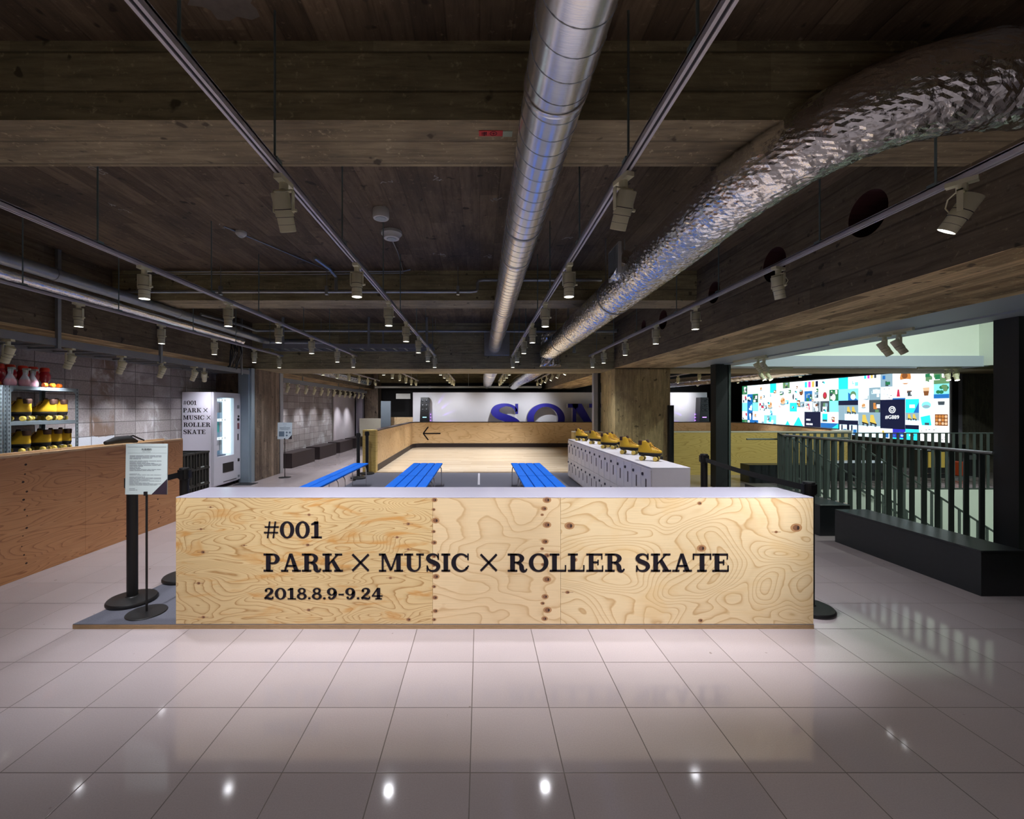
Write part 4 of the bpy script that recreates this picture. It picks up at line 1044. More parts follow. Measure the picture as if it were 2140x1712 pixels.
# ================================================================ BLUE BENCHES
def bench_proto():
    t = thing('blue_bench', 'x', 'bench', (0,0,0), 0, 'blue slatted benches')
    L_ = 1.62
    for x0, x1 in ((-.142,-.006),(.006,.142)):
        b = MB(); b.bbox(x0, x1, -L_/2, L_/2, .398, .428, .006); part('board', b, M['blue'], t)
    for y in (-.66, .66):
        b = MB(); b.tube([(-.134,y,0),(-.134,y,.25),(-.128,y,.34),(-.10,y,.385),(-.06,y,.394),(.06,y,.394),(.10,y,.385),(.128,y,.34),(.134,y,.25),(.134,y,0)], .0095, 8)
        part('leg_hoop', b, M['chrome'], t, True)
    b = MB(); b.tube([(0,-.66,.388),(0,.66,.388)], .008, 8); part('stretcher', b, M['chrome'], t)
    return t
bp = bench_proto(); used = False
def bench(x, y, label):
    global used
    o = bp if not used else copy_tree(bp); used = True
    o.location = (x, y, PZ); o['label'] = label
rows = ((7.83, 'far'), (6.17, 'near'))
for y, w_ in rows:
    bench(-2.37, y, 'blue slatted bench in the single left column, %s one' % w_)
for xs, side in (((-1.185, -.89), 'left of the carpet tape line'), ((.765, 1.06), 'right of the carpet tape line')):
    for y, w_ in rows:
        for k, x in enumerate(xs):
            bench(x, y, 'blue slatted bench %s, %s row, %s one' % (side, w_, ('outer','inner')[k] if xs[0] < 0 else ('inner','outer')[k]))

# ================================================================ LOCKERS AND SKATES
LX0, LX1, LH, LW = 1.945, 2.385, .845, .925
def locker_proto():
    t = thing('locker_unit', 'x', 'locker', (0,0,0), 0, 'gray locker units in a row')
    b = MB(); b.box(.006, LX1-LX0, 0, LW-.004, .03, LH-.012); b.box(.03, LX1-LX0-.02, .02, LW-.02, 0, .03)
    part('body', b, M['locker'], t)
    b = MB(); b.bbox(-.004, LX1-LX0+.002, 0, LW-.004, LH-.012, LH, .002); part('top_plate', b, M['locker_top'], t)
    cw = LW/3; zs = [(.045, .425), (.435, LH-.03)]
    for c_ in range(3):
        for r in range(2):
            y0, y1 = c_*cw+.006, (c_+1)*cw-.006; z0, z1 = zs[r]
            b = MB(); b.bbox(-.006, .006, y0, y1, z0, z1, .002); d = part('door', b, M['locker'], t)
            b = MB(); b.box(-.0075, -.006, y0+.125, y0+.16, (z0+z1)/2-.07, (z0+z1)/2+.07); b.box(-.014, -.0075, y0+.128, y0+.134, (z0+z1)/2-.065, (z0+z1)/2+.065); part('handle', b, M['locker_slot'], d)
            b = MB(); b.lathe([(0,-.016),(.017,-.016),(.019,-.006),(.019,0)], (0, y0+.235, z1-.075), 14, axis='x'); b.v = [(v[0]-.006, v[1], v[2]) for v in b.v]; part('lock', b, M['lock'], d, True)
    return t
lp = locker_proto()
for k in range(5):
    o = lp if k == 0 else copy_tree(lp)
    o.location = (LX0, 4.90 + LW*k, PZ)
    o['label'] = 'gray six door locker unit, ' + ('nearest the reception counter', 'second from the reception counter', 'middle one of the row of five', 'second from the rink end', 'at the rink end of the row')[k]
    o.location.z = PZ

def skate_proto():
    """quad roller skate, toe along +x, wheels on z = 0"""
    t = thing('roller_skate', 'x', 'roller skate', (0,0,0), 0, 'yellow roller skates')
    def outline(xb, xf, w, n=28, toe=.55):
        P_ = []
        for i in range(n):
            a = 2*PI*i/n; c_, s_ = math.cos(a), math.sin(a)
            x = (xb+xf)/2 + (xf-xb)/2*(abs(c_)**.8)*(1 if c_ > 0 else -1)
            u = (x-xb)/(xf-xb)
            ww = w*(.82 + .30*math.sin(PI*min(1,u*1.1))*(.6+.4*u)) if xf-xb > .2 else w
            P_.append((x, ww*(abs(s_)**.85)*(1 if s_ > 0 else -1)))
        return P_
    def loft(mb, lev, m=0, capb=True, capt=True, n=28):
        vs = []
        for z, xb, xf, w in lev: vs += [(x, y, z) for x, y in outline(xb, xf, w, n)]
        k = len(lev); fs = [(i*n+j, i*n+(j+1)%n, (i+1)*n+(j+1)%n, (i+1)*n+j) for i in range(k-1) for j in range(n)]
        if capb: fs.append(tuple(range(n-1,-1,-1)))
        if capt: fs.append(tuple((k-1)*n+j for j in range(n)))
        mb.add(vs, fs, m)
    b = MB(); loft(b, [(.104,-.135,.150,.040),(.112,-.138,.157,.043),(.128,-.139,.158,.043),(.141,-.138,.142,.042),(.152,-.137,.106,.040),(.166,-.136,.066,.038),(.182,-.135,.036,.037),(.200,-.133,.014,.037),(.222,-.132,.000,.038),(.243,-.131,-.008,.040),(.252,-.120,-.016,.035)])
    part('boot', b, M['yellow_boot'], t, True)
    b = MB(); loft(b, [(.200,-.1345,-.066,.0385),(.222,-.135,-.062,.0405),(.246,-.136,-.062,.043),(.256,-.130,-.068,.039),(.256,-.118,-.080,.030)]); part('collar', b, M['collar'], t, True)
    b = MB(); loft(b, [(.236,-.044,-.002,.026),(.264,-.038,-.010,.028),(.272,-.034,-.014,.022)]); part('tongue_top', b, M['collar'], t, True)
    pr = [(.120,.146),(.098,.156),(.078,.164),(.060,.173),(.044,.183),(.031,.195),(.020,.209),(.010,.225)]
    b = MB()
    for i in range(len(pr)-1):
        (xa_, za_), (xb_, zb_) = pr[i], pr[i+1]
        b.bar((xa_+.001, 0, za_+.0005), (xb_-.001, 0, zb_+.0015), .030, .006, 0, (1,0,.6))
    part('tongue', b, M['collar'], t)
    b = MB()
    for i, (x, z) in enumerate(pr):
        w = .021 - .001*i
        b.tube([(x-.004,-w-.006,z-.008),(x+.005,-w*.5,z+.006),(x+.005,w*.5,z+.006),(x-.004,w+.006,z-.008)], .0030, 5)
        if i: 
            x2, z2 = pr[i-1]; b.tube([(x2+.003,-w,z2+.002),(x+.003,w,z+.003)], .0026, 5); b.tube([(x2+.003,w,z2+.002),(x+.003,-w,z+.003)], .0026, 5)
    for s_ in (-1, 1):
        b.tube([(.008,0,.233),(.020,s_*.022,.229),(.038,s_*.042,.200),(.044,s_*.044,.172),(.034,s_*.036,.186),(.016,s_*.014,.220)], .0028, 5)
        b.tube([(.012,0,.231),(.028,s_*.030,.201),(.042,s_*.047,.155),(.047,s_*.050,.115)], .0026, 5)
    part('laces', b, M['lace'], t, True)
    b = MB()
    for x, z in pr:
        for s_ in (-1, 1): b.tube([(x-.009, s_*.0270, z-.0125),(x-.008, s_*.0315, z-.0105)], .0036, 6)
    part('eyelets', b, M['eyelet'], t)
    b = MB(); loft(b, [(.086,-.132,.148,.039),(.088,-.137,.154,.042),(.101,-.139,.158,.044),(.104,-.138,.157,.043)]); loft(b, [(.070,-.126,-.055,.033),(.087,-.132,-.045,.037)]); part('sole', b, M['sole'], t, True)
    b = MB(); b.bbox(-.125, .135, -.022, .022, .062, .087, .004); part('plate', b, M['black_satin'], t)
    for x in (-.085, .088):
        b = MB(); b.bbox(x-.02, x+.02, -.015, .015, .022, .064, .004); b.cyl((x,-.062,.029),(x,.062,.029), .005, 8); part('truck', b, M['hub'], t)
        for s_ in (-1, 1):
            b = MB(); b.lathe([(.012,-.016),(.024,-.016),(.029,-.011),(.029,.011),(.024,.016),(.012,.016)], (x, s_*.045, .029), 20, axis='y')
            wl = part('wheel', b, M['wheel'], t, True)
            b = MB(); b.lathe([(0,-.0145),(.0115,-.0145),(.0115,.0145),(0,.0145)], (x, s_*.045, .029), 12, axis='y'); part('hub', b, M['hub'], wl)
    b = MB(); b.lathe([(.014,.03),(.017,.032),(.017,.052),(.010,.066)], (.152,0,0), 12); part('toe_stop', b, M['sole'], t, True)
    return t
sp = skate_proto(); sk_used = False
def skate(x, y, z, rz, label, group, s=1.0):
    global sk_used
    o = sp if not sk_used else copy_tree(sp); sk_used = True
    o.location = (x, y, z); o.rotation_euler = (0,0,rz); o['label'] = label; o['group'] = group
    return o
LT = PZ + LH + .0
R = math.radians
for k, (x, y, a) in enumerate(((2.175, 5.55, -38), (2.185, 6.34, -42), (2.15, 7.22, -40), (2.18, 8.12, -44), (2.10, 8.95, -50))):
    skate(x, y, LT, R(a), 'yellow roller skate on top of the lockers, ' + ('nearest the counter end', 'second from the counter end', 'third from the counter end, in the middle', 'fourth from the counter end', 'farthest, at the rink end')[k], 'yellow skates on the lockers')
skate(2.285, 7.40, LT, R(-40), 'yellow roller skate half hidden behind the middle skate on the lockers', 'yellow skates on the lockers')

# ================================================================ SKATE RACKS (left)
RX0, RX1 = -5.56, -5.10
def rack(y0, y1, label, mirror=False):
    t = thing('steel_shelving', label, 'shelf', ((RX0+RX1)/2, y0, 0), 0, 'steel shelving racks')
    top = 1.80
    for x, y, sx, sy in ((RX1,y0,-1,1),(RX1,y1,-1,-1),(RX0,y0,1,1),(RX0,y1,1,-1)):
        b = MB(); b.box(min(x,x+sx*.04), max(x,x+sx*.04), min(y,y+sy*.003), max(y,y+sy*.003), 0, top); b.box(min(x,x+sx*.003), max(x,x+sx*.003), min(y,y+sy*.04), max(y,y+sy*.04), 0, top)
        for k in range(40):
            z = .06 + .044*k
            if x == RX1: b.box(x+.0002, x+.001, min(y+sy*.016,y+sy*.024), max(y+sy*.016,y+sy*.024), z, z+.022, 1)
            b.box(min(x+sx*.014,x+sx*.022), max(x+sx*.014,x+sx*.022), y-.001 if sy > 0 else y, y if sy > 0 else y+.001, z, z+.022, 1)
        part('post', b, [M['rack'], M['rack_hole']], t)
    for z in (top-.04, 1.365, 1.0, .6, .15):
        b = MB(); b.box(RX0+.004, RX1-.004, y0+.004, y1-.004, z+.036, z+.04); b.box(RX1-.004, RX1-.001, y0+.004, y1-.004, z, z+.04); b.box(RX0+.001, RX0+.004, y0+.004, y1-.004, z, z+.04)
        b.box(RX0+.004, RX1-.004, y0+.003, y0+.006, z, z+.04); b.box(RX0+.004, RX1-.004, y1-.006, y1-.003, z, z+.04)
        if z == top-.04:
            for y, s_ in ((y0+.04, 1), (y1-.04, -1)): b.add([(RX1+.0005,y,z),(RX1+.0005,y+s_*.035,z),(RX1+.0005,y,z-.035)], [(0,1,2)])
        part('shelf_board', b, M['rack'], t)
    return t
rack(4.66, 5.49, 'blue gray slotted steel shelving with skates behind the service counter, fully seen rack')
rack(3.78, 4.62, 'blue gray slotted steel shelving cut off by the left picture edge')
for z, wh, ylist in ((1.365+.0405, 'upper shelf', ((4.90, 0), (5.12, 1), (5.18, 2))), (1.0+.0405, 'lower shelf', ((4.90, 0), (5.10, 1), (5.22, 2), (5.32, 3)))):
    pass
def rskate(x, y, z, a, lab): skate(x, y, z, R(a), lab, 'yellow skates on the steel rack')
for z, wh, yy in ((1.4055, 'upper skate shelf', (4.93, 5.235, 5.365)), (1.0405, 'lower skate shelf', (4.92, 5.16, 5.29, 5.42))):
    for k, y in enumerate(yy):
        rskate(-5.285 - .004*(k % 2), y, z, 194, 'yellow roller skate on the %s, %s from the near rack post' % (wh, ORD[k]))
rskate(-5.28, 4.50, 1.4055, 178, 'yellow roller skate on the upper shelf of the rack cut by the picture edge')
rskate(-5.28, 4.50, 1.0405, 178, 'yellow roller skate on the lower shelf of the rack cut by the picture edge')
# spray bottles and red jars on the top shelf
SZ = 1.8005
def spray_proto():
    t = thing('spray_bottle', 'x', 'spray bottle', (0,0,0), 0, 'clear spray bottles')
    b = MB(); b.lathe([(0,0),(.036,0),(.042,.008),(.045,.03),(.042,.05),(.030,.078),(.017,.105),(.0135,.125),(.0135,.135),(0,.135)], n=20); part('bottle', b, M['bottle'], t, True)
    b = MB(); b.lathe([(.016,.128),(.016,.148),(.010,.152),(0,.152)], n=14); b.bbox(-.020,.045,-.009,.009,.150,.168,.003); b.bar((.030,0,.152),(.022,0,.108), .008, .005); b.cyl((.045,0,.160),(.053,0,.160), .006, 8); part('trigger_head', b, M['paper'], t)
    return t
sb_ = spray_proto()
for k in range(4):
    o = sb_ if k == 0 else copy_tree(sb_)
    o.location = ((-5.16, -5.24, -5.16, -5.20)[k], (4.745, 4.82, 4.90, 5.02)[k], SZ); o.scale = (1.2, 1.2, 1.22); o.rotation_euler = (0,0,R(-8 + 4*k))
    o['label'] = 'clear pink tinted spray bottle on the shelf top, %s' % ('nearest the front post','second from the front post','third from the front post','farthest of the four')[k]
def jar_proto():
    t = thing('red_bottle', 'x', 'bottle', (0,0,0), 0, 'red translucent bottles')
    b = MB(); b.lathe([(0,0),(.032,0),(.034,.006),(.026,.04),(.026,.055),(.046,.09),(.050,.115),(.047,.14),(.036,.165),(.034,.172),(0,.172)], n=22); part('bottle', b, M['red'], t, True)
    b = MB(); b.lathe([(.037,.168),(.040,.172),(.040,.186),(.037,.206),(.030,.212),(0,.212)], n=22); part('cap', b, M['red_cap'], t, True)
    return t
jp = jar_proto()
for k in range(6):
    o = jp if k == 0 else copy_tree(jp)
    o.location = (-5.41 + .012*(k % 2), 4.72 + .128*k, SZ); o.scale = (1.15, 1.15, 1.2)
    o['label'] = 'red bottle with scarlet cap on the shelf top, %s' % ('nearest the front post','second from the front post','third from the front post','third from the far end','second from the far end','at the far end')[k]
for k, (x, y) in enumerate(((-5.15, 4.60), (-5.135, 5.10), (-5.135, 5.19), (-5.15, 5.29))):
    b = MB(); 
    if k == 0: x, y = -5.27, 4.72
    b.lathe([(.006,-.02),(.022,-.02),(.026,-.014),(.026,.014),(.022,.02),(.006,.02)], (x, y, SZ+.026), 18, axis='x' if k % 2 == 0 else 'y')
    solo('skate_wheel', b, M['orange'], 'loose orange skate wheel on the shelf top, ' + ('by the front post','right behind the spray bottles','second past the spray bottles','farthest along')[k], 'wheel', 'loose orange wheels', True, (x, y, SZ))

# ================================================================ VENDING MACHINE AND CRATES
VX0, VX1, VY0, VY1, VZ = -5.60, -5.0, 8.12, 9.02, 1.862
vm = thing('vending_machine', 'white vending machine with lit window and black lettering on its side', 'vending machine', ((VX0+VX1)/2, (VY0+VY1)/2, 0))
wy0, wy1, wz0, wz1 = VY0+.10, VY1-.24, .62, VZ-.10
b = MB(); b.box(VX0, VX1-.30, VY0, VY1, .06, VZ); b.box(VX1-.30, VX1-.05, VY0, wy0, .06, VZ); b.box(VX1-.30, VX1-.05, wy1, VY1, .06, VZ)
b.box(VX1-.30, VX1-.05, wy0, wy1, .06, wz0); b.box(VX1-.30, VX1-.05, wy0, wy1, wz1, VZ)
part('cabinet', b, M['vend_white'], vm)
b = MB()
for y0, y1, z0, z1 in ((VY0,wy0,.09,VZ),(wy1,VY1,.09,VZ),(wy0,wy1,.09,wz0),(wy0,wy1,wz1,VZ)): b.box(VX1-.045, VX1, y0, y1, z0, z1)
part('door', b, M['vend_frame'], vm)
b = MB(); b.box(VX1-.299, VX1-.29, wy0+.001, wy1-.001, wz0, wz1); part('back_lining', b, M['vend_in'], vm)
vs_ = (.66, 1.0, 1.36)
b = MB()
for z in (vs_[1]-.04, vs_[2]-.04, wz0+.005): b.box(VX1-.289, VX1-.07, wy0+.002, wy1-.16, z, z+.02)
part('product_shelf', b, M['vend_in'], vm)
E1 = emit('vending_tube_glow', (.68,.98,1.0), 1.7); E2 = emit('price_strip_glow', (.85,.97,1.0), .8)
b = MB(); b.box(VX1-.16, VX1-.075, wy1-.12, wy1-.004, wz0+.03, wz1-.01); part('light_panel', b, E1, vm)
b = MB()
for z in (vs_[1]-.06, vs_[2]-.06, wz1-.075): b.box(VX1-.070, VX1-.066, wy0+.01, wy1-.165, z, z+.055)
for z in (vs_[1]-.06, vs_[2]-.06, wz1-.075):
    for k in range(4): b.box(VX1-.0659, VX1-.065, wy0+.06+.1*k, wy0+.075+.1*k, z+.012, z+.043, 1)
part('price_strip', b, [E2, M['vend_in']], vm)
P1 = [plain('package_white', (.62,.60,.66), .5), plain('package_teal', (.05,.50,.48), .5), plain('package_gray', (.30,.32,.36), .5)]
for r in range(3):
    zt_ = (vs_[1]-.065, vs_[2]-.065, wz1-.08)[r]
    for k in range(4):
        b = MB(); y = wy0+.03+.088*k; b.bbox(VX1-.16, VX1-.13, y, y+.075, zt_-.21, zt_-.01, .006)
        solo('hanging_package', b, P1[1] if (r == 1 and k == 2) else P1[(k+r) % 2 * 2], '%s hanging in the vending machine, %s row, %s from the front edge' % ('teal bag' if (r == 1 and k == 2) else 'pale bag' if (k+r) % 2 == 0 else 'gray bag', ('bottom','middle','top')[r], ORD[k]), 'package', 'bags in the vending machine')
b = MB(); b.box(VX1+.0005, VX1+.006, VY0+.28, VY1-.26, .30, .48); part('delivery_flap', b, M['black_satin'], vm)
b = MB(); b.box(VX1+.0005, VX1+.004, VY0+.30, VY1-.15, .115, .128, 0)
for (z0, z1, y0, y1, m_) in ((1.20,1.27,.775,.85,2),(1.02,1.06,.80,.85,0),(.95,1.0,.78,.85,0),(.78,.90,.785,.845,1),(.55,.68,.79,.82,0),(.46,.52,.795,.855,0),(.14,.18,.80,.86,2)):
    z0, z1 = z0+.35 if z0 > .5 else z0, z1+.35 if z0 > .5 else z1
    b.box(VX1+.0005, VX1+.008, VY0+y0, VY0+y1, z0, z1, m_)
part('control_panel', b, [M['black_satin'], plain('keypad_maroon', (.16,.05,.06), .5), M['rail_blue']], vm)
vf = lambda a, z, d: (a, VY0 - d, z)
def vpx(x): return (x-1003.0)*VY0/903.0
def vpz(y): return EYE - (y-854.4)*VY0/903.0
for rowt, zy in (((('#001',382.8,410.6),), 846.6), ((('PARK',382.6,421.0),('x',425.0,434.0)), 862.0), ((('MUSIC',382.8,427.0),('x',432.0,440.0)), 877.3), ((('ROLLER',383.5,440.0),), 892.2), ((('SKATE',383.0,429.6),), 907.2)):
    for t_, a, z in rowt:
        b = MB(); word(b, t_, vpx(a), vpx(z), vpz(zy), .081, vf, .0004, .002)
        part('lettering', b, M['letters'], vm)
b = MB()
for x in (VX0+.06, VX1-.1):
    for y in (VY0+.06, VY1-.1): b.box(x, x+.04, y, y+.04, 0, .06)
part('foot', b, M['black'], vm)

def crate_proto():
    t = thing('plastic_crate', 'x', 'crate', (0,0,0), 0, 'dark stacking crates')
    L_, D_, H_ = .355, .50, .272
    b = MB()
    b.box(-.5*D_+.012, .5*D_-.012, .012, L_-.012, 0, .012)
    for x0, x1, y0, y1 in ((-D_/2+.012,-D_/2+.02,.012,L_-.012),(D_/2-.02,D_/2-.012,.012,L_-.012),(-D_/2+.012,D_/2-.012,.012,.02),(-D_/2+.012,D_/2-.012,L_-.02,L_-.012)): b.box(x0,x1,y0,y1,.012,H_-.03)
    part('body', b, M['crate_in'], t)
    b = MB()
    for x in (-D_/2, D_/2-.012):
        for k in range(5):
            y = .0 + (L_-.03)*k/4; b.box(x, x+.012, y, y+.03, 0, H_-.03)
        b.box(x, x+.012, 0, L_, .0, .022)
    for y in (0, L_-.012):
        for k in range(6):
            x = -D_/2 + (D_-.03)*k/5; b.box(x, x+.03, y, y+.012, 0, H_-.03)
    part('ribs', b, M['crate'], t)
    b = MB(); b.box(-D_/2-.006,-D_/2+.02,-.006,L_+.006,H_-.03,H_); b.box(D_/2-.02,D_/2+.006,-.006,L_+.006,H_-.03,H_); b.box(-D_/2+.02,D_/2-.02,-.006,.02,H_-.03,H_); b.box(-D_/2+.02,D_/2-.02,L_-.02,L_+.006,H_-.03,H_)
    part('rim', b, M['crate'], t)
    b = MB(); b.box(D_/2+.0002, D_/2+.002, .13, .22, .006, .026); part('paper_label', b, M['paper'], t)
    return t
cp = crate_proto(); first = True
for c_ in range(2):
    for r in range(3):
        o = cp if first else copy_tree(cp); first = False
        o.location = (-4.97, 6.80 + .375*c_, .2725*r)
        o['label'] = 'dark ribbed plastic crate, %s of the %s stack before the vending machine' % (('bottom','middle','topmost')[r], ('near','far')[c_])
# shutter track end plate on the floor by the vending machine
solo('floor_mat', MB().bbox(-4.99, -4.62, 8.72, 9.0, 0, .006, .002), M['black'], 'small dark floor plate in front of the vending machine', 'mat')

# ================================================================ BENCH BOXES
def bench_box(x0, x1, y0, y1, h, mat, label, group, top=None):
    t = thing('bench_box', label, 'bench', ((x0+x1)/2, (y0+y1)/2, 0), 0, group)
    b = MB(); b.box(x0+.002, x1-.002, y0+.002, y1-.002, 0, h-.02); part('body', b, mat, t)
    b = MB(); b.bbox(x0, x1, y0, y1, h-.0199, h, .003); part('seat', b, top or mat, t)
for k, (y0, y1) in enumerate(((11.2, 12.75), (13.15, 14.65), (15.05, 16.55), (16.95, 18.45))):
    bench_box(-5.30, -4.87, y0, y1, .385, M['brown_bench'], 'dark brown box bench by the far block wall, ' + ('nearest the left pillar','second from the left pillar','third from the left pillar','farthest from the left pillar')[k], 'dark brown box benches')
bench_box(4.13, 4.50, 3.56, 5.03, .377, M['black_bench'], 'long black box bench in the right foreground before the railing', 'black box benches')
bench_box(4.13, 4.50, 5.25, 6.74, .377, M['black_bench'], 'black box bench behind the foreground one, beside the railing', 'black box benches')
bench_box(5.60, 7.0, 8.98, 9.30, .377, M['black_bench'], 'black box bench against the outer rink wall behind the railing', 'black box benches')
bench_box(7.45, 8.80, 9.25, 9.60, .40, M['black_bench'], 'low black bench with a pale top below the video wall', 'black box benches', M['white_top'])
# ================================================================ SHAFT RAILING
RXN, RZ = 4.96, 1.10
def flat_bars(t, pts, w, d, dirx, zb, zt, name='baluster'):
    for (x, y, b0, t0) in pts:
        b = MB()
        if dirx: b.box(x-w/2, x+w/2, y-d/2, y+d/2, b0, t0)
        else: b.box(x-w/2, x+w/2, y-d/2, y+d/2, b0, t0)
        part(name, b, M['steel_gray'], t)
rl = thing('guard_railing', 'dark gray guard railing along the near side of the stair opening', 'railing', (RXN, 5.5, 0), 0, 'stair railings')
b = MB(); b.box(RXN-.012, RXN+.012, 4.2, 7.0, RZ-.004, RZ+.012); b.box(RXN-.012, RXN+.012, 4.2, 7.0, .04, .055); part('top_rail', b, M['steel_gray'], rl)
b = MB(); b.tube([(RXN-.03, 4.15, RZ+.022), (RXN-.03, 7.0, RZ+.022)], .014, 10); part('handrail', b, M['handrail'], rl, True)
flat_bars(rl, [(RXN, 4.27 + .1385*k, .0, RZ) for k in range(20)], .052, .012, False, 0, RZ)
r2 = thing('guard_railing', 'dark gray guard railing across the far side of the stair opening', 'railing', (8.0, 8.33, 0), 0, 'stair railings')
fz_ = 1.075
b = MB(); b.box(5.76, 10.3, 8.318, 8.342, fz_-.008, fz_+.012); b.box(5.76, 10.3, 8.318, 8.342, .0, .02); part('top_rail', b, M['steel_gray'], r2)
flat_bars(r2, [(5.79 + .1335*k, 8.33, .02, fz_-.008) for k in range(34)], .050, .012, True, 0, fz_)
r3 = thing('guard_railing', 'short dark gray railing linking the near and far stair railings', 'railing', (5.35, 7.66, 0), 0, 'stair railings')
b = MB(); b.bar((RXN, 7.0, RZ), (5.76, 8.33, fz_), .02, .016); part('top_rail', b, M['steel_gray'], r3)
flat_bars(r3, [(RXN + (5.76-RXN)*k/7, 7.0 + 1.33*k/7, .0, RZ-.01) for k in range(8)], .05, .012, True, 0, RZ)
# stair railings going down
sl = math.tan(math.radians(32.6))
for y, lab, nm in ((7.03, 'sloping dark gray stair railing on the near edge of the flight', 0), (8.2, 'sloping dark gray stair railing on the far edge of the flight', 1)):
    t = thing('stair_railing', lab, 'railing', (7.2, y, -1.0), 0, 'sloping stair railings')
    z0 = 1.07 - .1*nm
    xa = 5.98
    b = MB(); b.tube([(RXN+.1, y, z0), (xa, y, z0), (9.6, y, z0 - sl*(9.6-xa))], .016, 8); part('handrail', b, M['steel_gray'], t, True)
    b = MB(); b.bar((xa, y, z0-.70), (9.6, y, z0-.70 - sl*(9.6-xa)), .02, .03); part('stringer', b, M['steel_gray'], t)
    for k in range(23):
        x = 6.15 + .15*k; zz = z0 - sl*(x-xa)
        b = MB(); b.box(x-.02, x+.02, y-.006, y+.006, zz-.98, zz); part('baluster', b, M['steel_gray'], t)

# ================================================================ VIDEO WALL
VWX = 11.2
CELL, Y0V, Z0V, NC, NR = .354, 10.31, .735, 23, 5
vw = thing('video_wall', 'huge bright video wall showing a mosaic of pictures', 'screen', (VWX+.1, Y0V+NC*CELL/2, Z0V))
b = MB(); b.box(VWX+.01, VWX+.16, Y0V-.05, Y0V+NC*CELL+.05, Z0V-.03, Z0V+NR*CELL+.05); part('casing', b, M['black'], vw)
EM = {}
def em(nm, c_, s_): 
    if nm not in EM: EM[nm] = emit('screen_'+nm, c_, s_)
    return nm
SB = 1.35
for nm, c_, s_ in (('white',(.93,.98,1.0),SB),('ice',(.62,.90,1.0),SB),('cyan',(.02,.72,.85),SB*.75),('aqua',(.20,.78,.92),SB*.85),('blue',(.02,.18,.55),SB*.6),('navy',(.008,.012,.05),SB*.5),('deep',(.03,.03,.5),SB*.7),
                   ('green',(.03,.25,.10),SB*.5),('leaf',(.14,.30,.14),SB*.6),('grayblue',(.30,.46,.55),SB*.6),('pale',(.72,.85,.92),SB*.85),('yellow',(.75,.55,.10),SB*.65),('orange',(.65,.25,.06),SB*.6),('brown',(.25,.09,.03),SB*.6),
                   ('pink',(.9,.45,.55),SB*.8),('red',(.65,.03,.08),SB*.6),('black',(.01,.01,.012),SB*.4),('magenta',(.85,.06,.5),SB*.7),('tan',(.75,.50,.30),SB*.7),('charcoal',(.06,.08,.10),SB*.6)): em(nm, c_, s_)
NAMES = list(EM); IX = {n_: i for i, n_ in enumerate(NAMES)}
scr = MB()
def q(c0, r0, c1, r1, nm, d):
    """rectangle in cell units; column 0 is the end nearest the stairs"""
    y0, y1 = Y0V + c0*CELL, Y0V + c1*CELL; z0, z1 = Z0V + r0*CELL, Z0V + r1*CELL; x = VWX - .0012*d
    scr.add([(x,y0,z0),(x,y1,z0),(x,y1,z1),(x,y0,z1)], [(0,1,2,3)], IX[nm])
def blob(c_, r_, rx, rz, nm, d, n=14):
    x = VWX - .0012*d; scr.add([(x, Y0V+(c_+rx*math.cos(2*PI*i/n))*CELL, Z0V+(r_+rz*math.sin(2*PI*i/n))*CELL) for i in range(n)], [tuple(range(n))], IX[nm])
def poly(pts, nm, d):
    x = VWX - .0012*d; scr.add([(x, Y0V+a*CELL, Z0V+b_*CELL) for a, b_ in pts], [tuple(range(len(pts)))], IX[nm])
rs = random.Random(21)
def t_food(c_, r_, s=1.0):
    q(c_, r_, c_+s, r_+s, 'white', 1); blob(c_+s*.5, r_+s*.36, s*.24, s*.10, 'pale', 2); blob(c_+s*.5, r_+s*.40, s*.20, s*.08, 'grayblue', 3); blob(c_+s*.5, r_+s*.56, s*.18, s*.18, 'tan', 4); blob(c_+s*.44, r_+s*.60, s*.07, s*.07, 'orange', 5); blob(c_+s*.57, r_+s*.54, s*.06, s*.07, 'orange', 5)
def t_skate(c_, r_, s=1.0, cap=True):
    q(c_, r_, c_+s, r_+s, 'grayblue', 1); q(c_, r_, c_+s, r_+s*.45, 'ice', 2)
    for o_, k in ((.30, 1), (.66, 1)):
        poly([(c_+s*(o_-.14), r_+s*.52), (c_+s*(o_+.16), r_+s*.60), (c_+s*(o_+.14), r_+s*.90), (c_+s*(o_-.0), r_+s*.90), (c_+s*(o_-.05), r_+s*.72)], 'yellow', 3)
        poly([(c_+s*(o_-.14), r_+s*.49), (c_+s*(o_+.16), r_+s*.56), (c_+s*(o_+.16), r_+s*.61), (c_+s*(o_-.14), r_+s*.54)], 'black', 4)
        for w in (-.09, .10): blob(c_+s*(o_+w), r_+s*(.47 + .03*(w > 0)), s*.05, s*.05, 'charcoal', 5)
    if cap:
        for k in range(3): q(c_+s*.25, r_+s*(.12+.09*k), c_+s*(.9-.1*k), r_+s*(.155+.09*k), 'white', 3)
def t_mix(c_, r_, w=1, h=1, pal=('aqua','blue','white','charcoal','cyan')):
    q(c_, r_, c_+w, r_+h, pal[0], 1)
    for k in range(6):
        a, b_ = c_ + rs.uniform(0,.6)*w, r_ + rs.uniform(0,.6)*h; q(a, b_, min(c_+w, a+rs.uniform(.2,.4)*w), min(r_+h, b_+rs.uniform(.2,.4)*h), rs.choice(pal), 2+k*.3)
def t_plain(c_, r_, w, h, nm): q(c_, r_, c_+w, r_+h, nm, 1)
def t_tree(c_, r_, s=1.0):
    q(c_, r_, c_+s, r_+s, 'aqua', 1); q(c_, r_, c_+s, r_+.3*s, 'blue', 2)
    for k in range(9): blob(c_+rs.uniform(.15,.85)*s, r_+rs.uniform(.35,.85)*s, .15*s, .13*s, rs.choice(('green','leaf')), 3+k*.2)
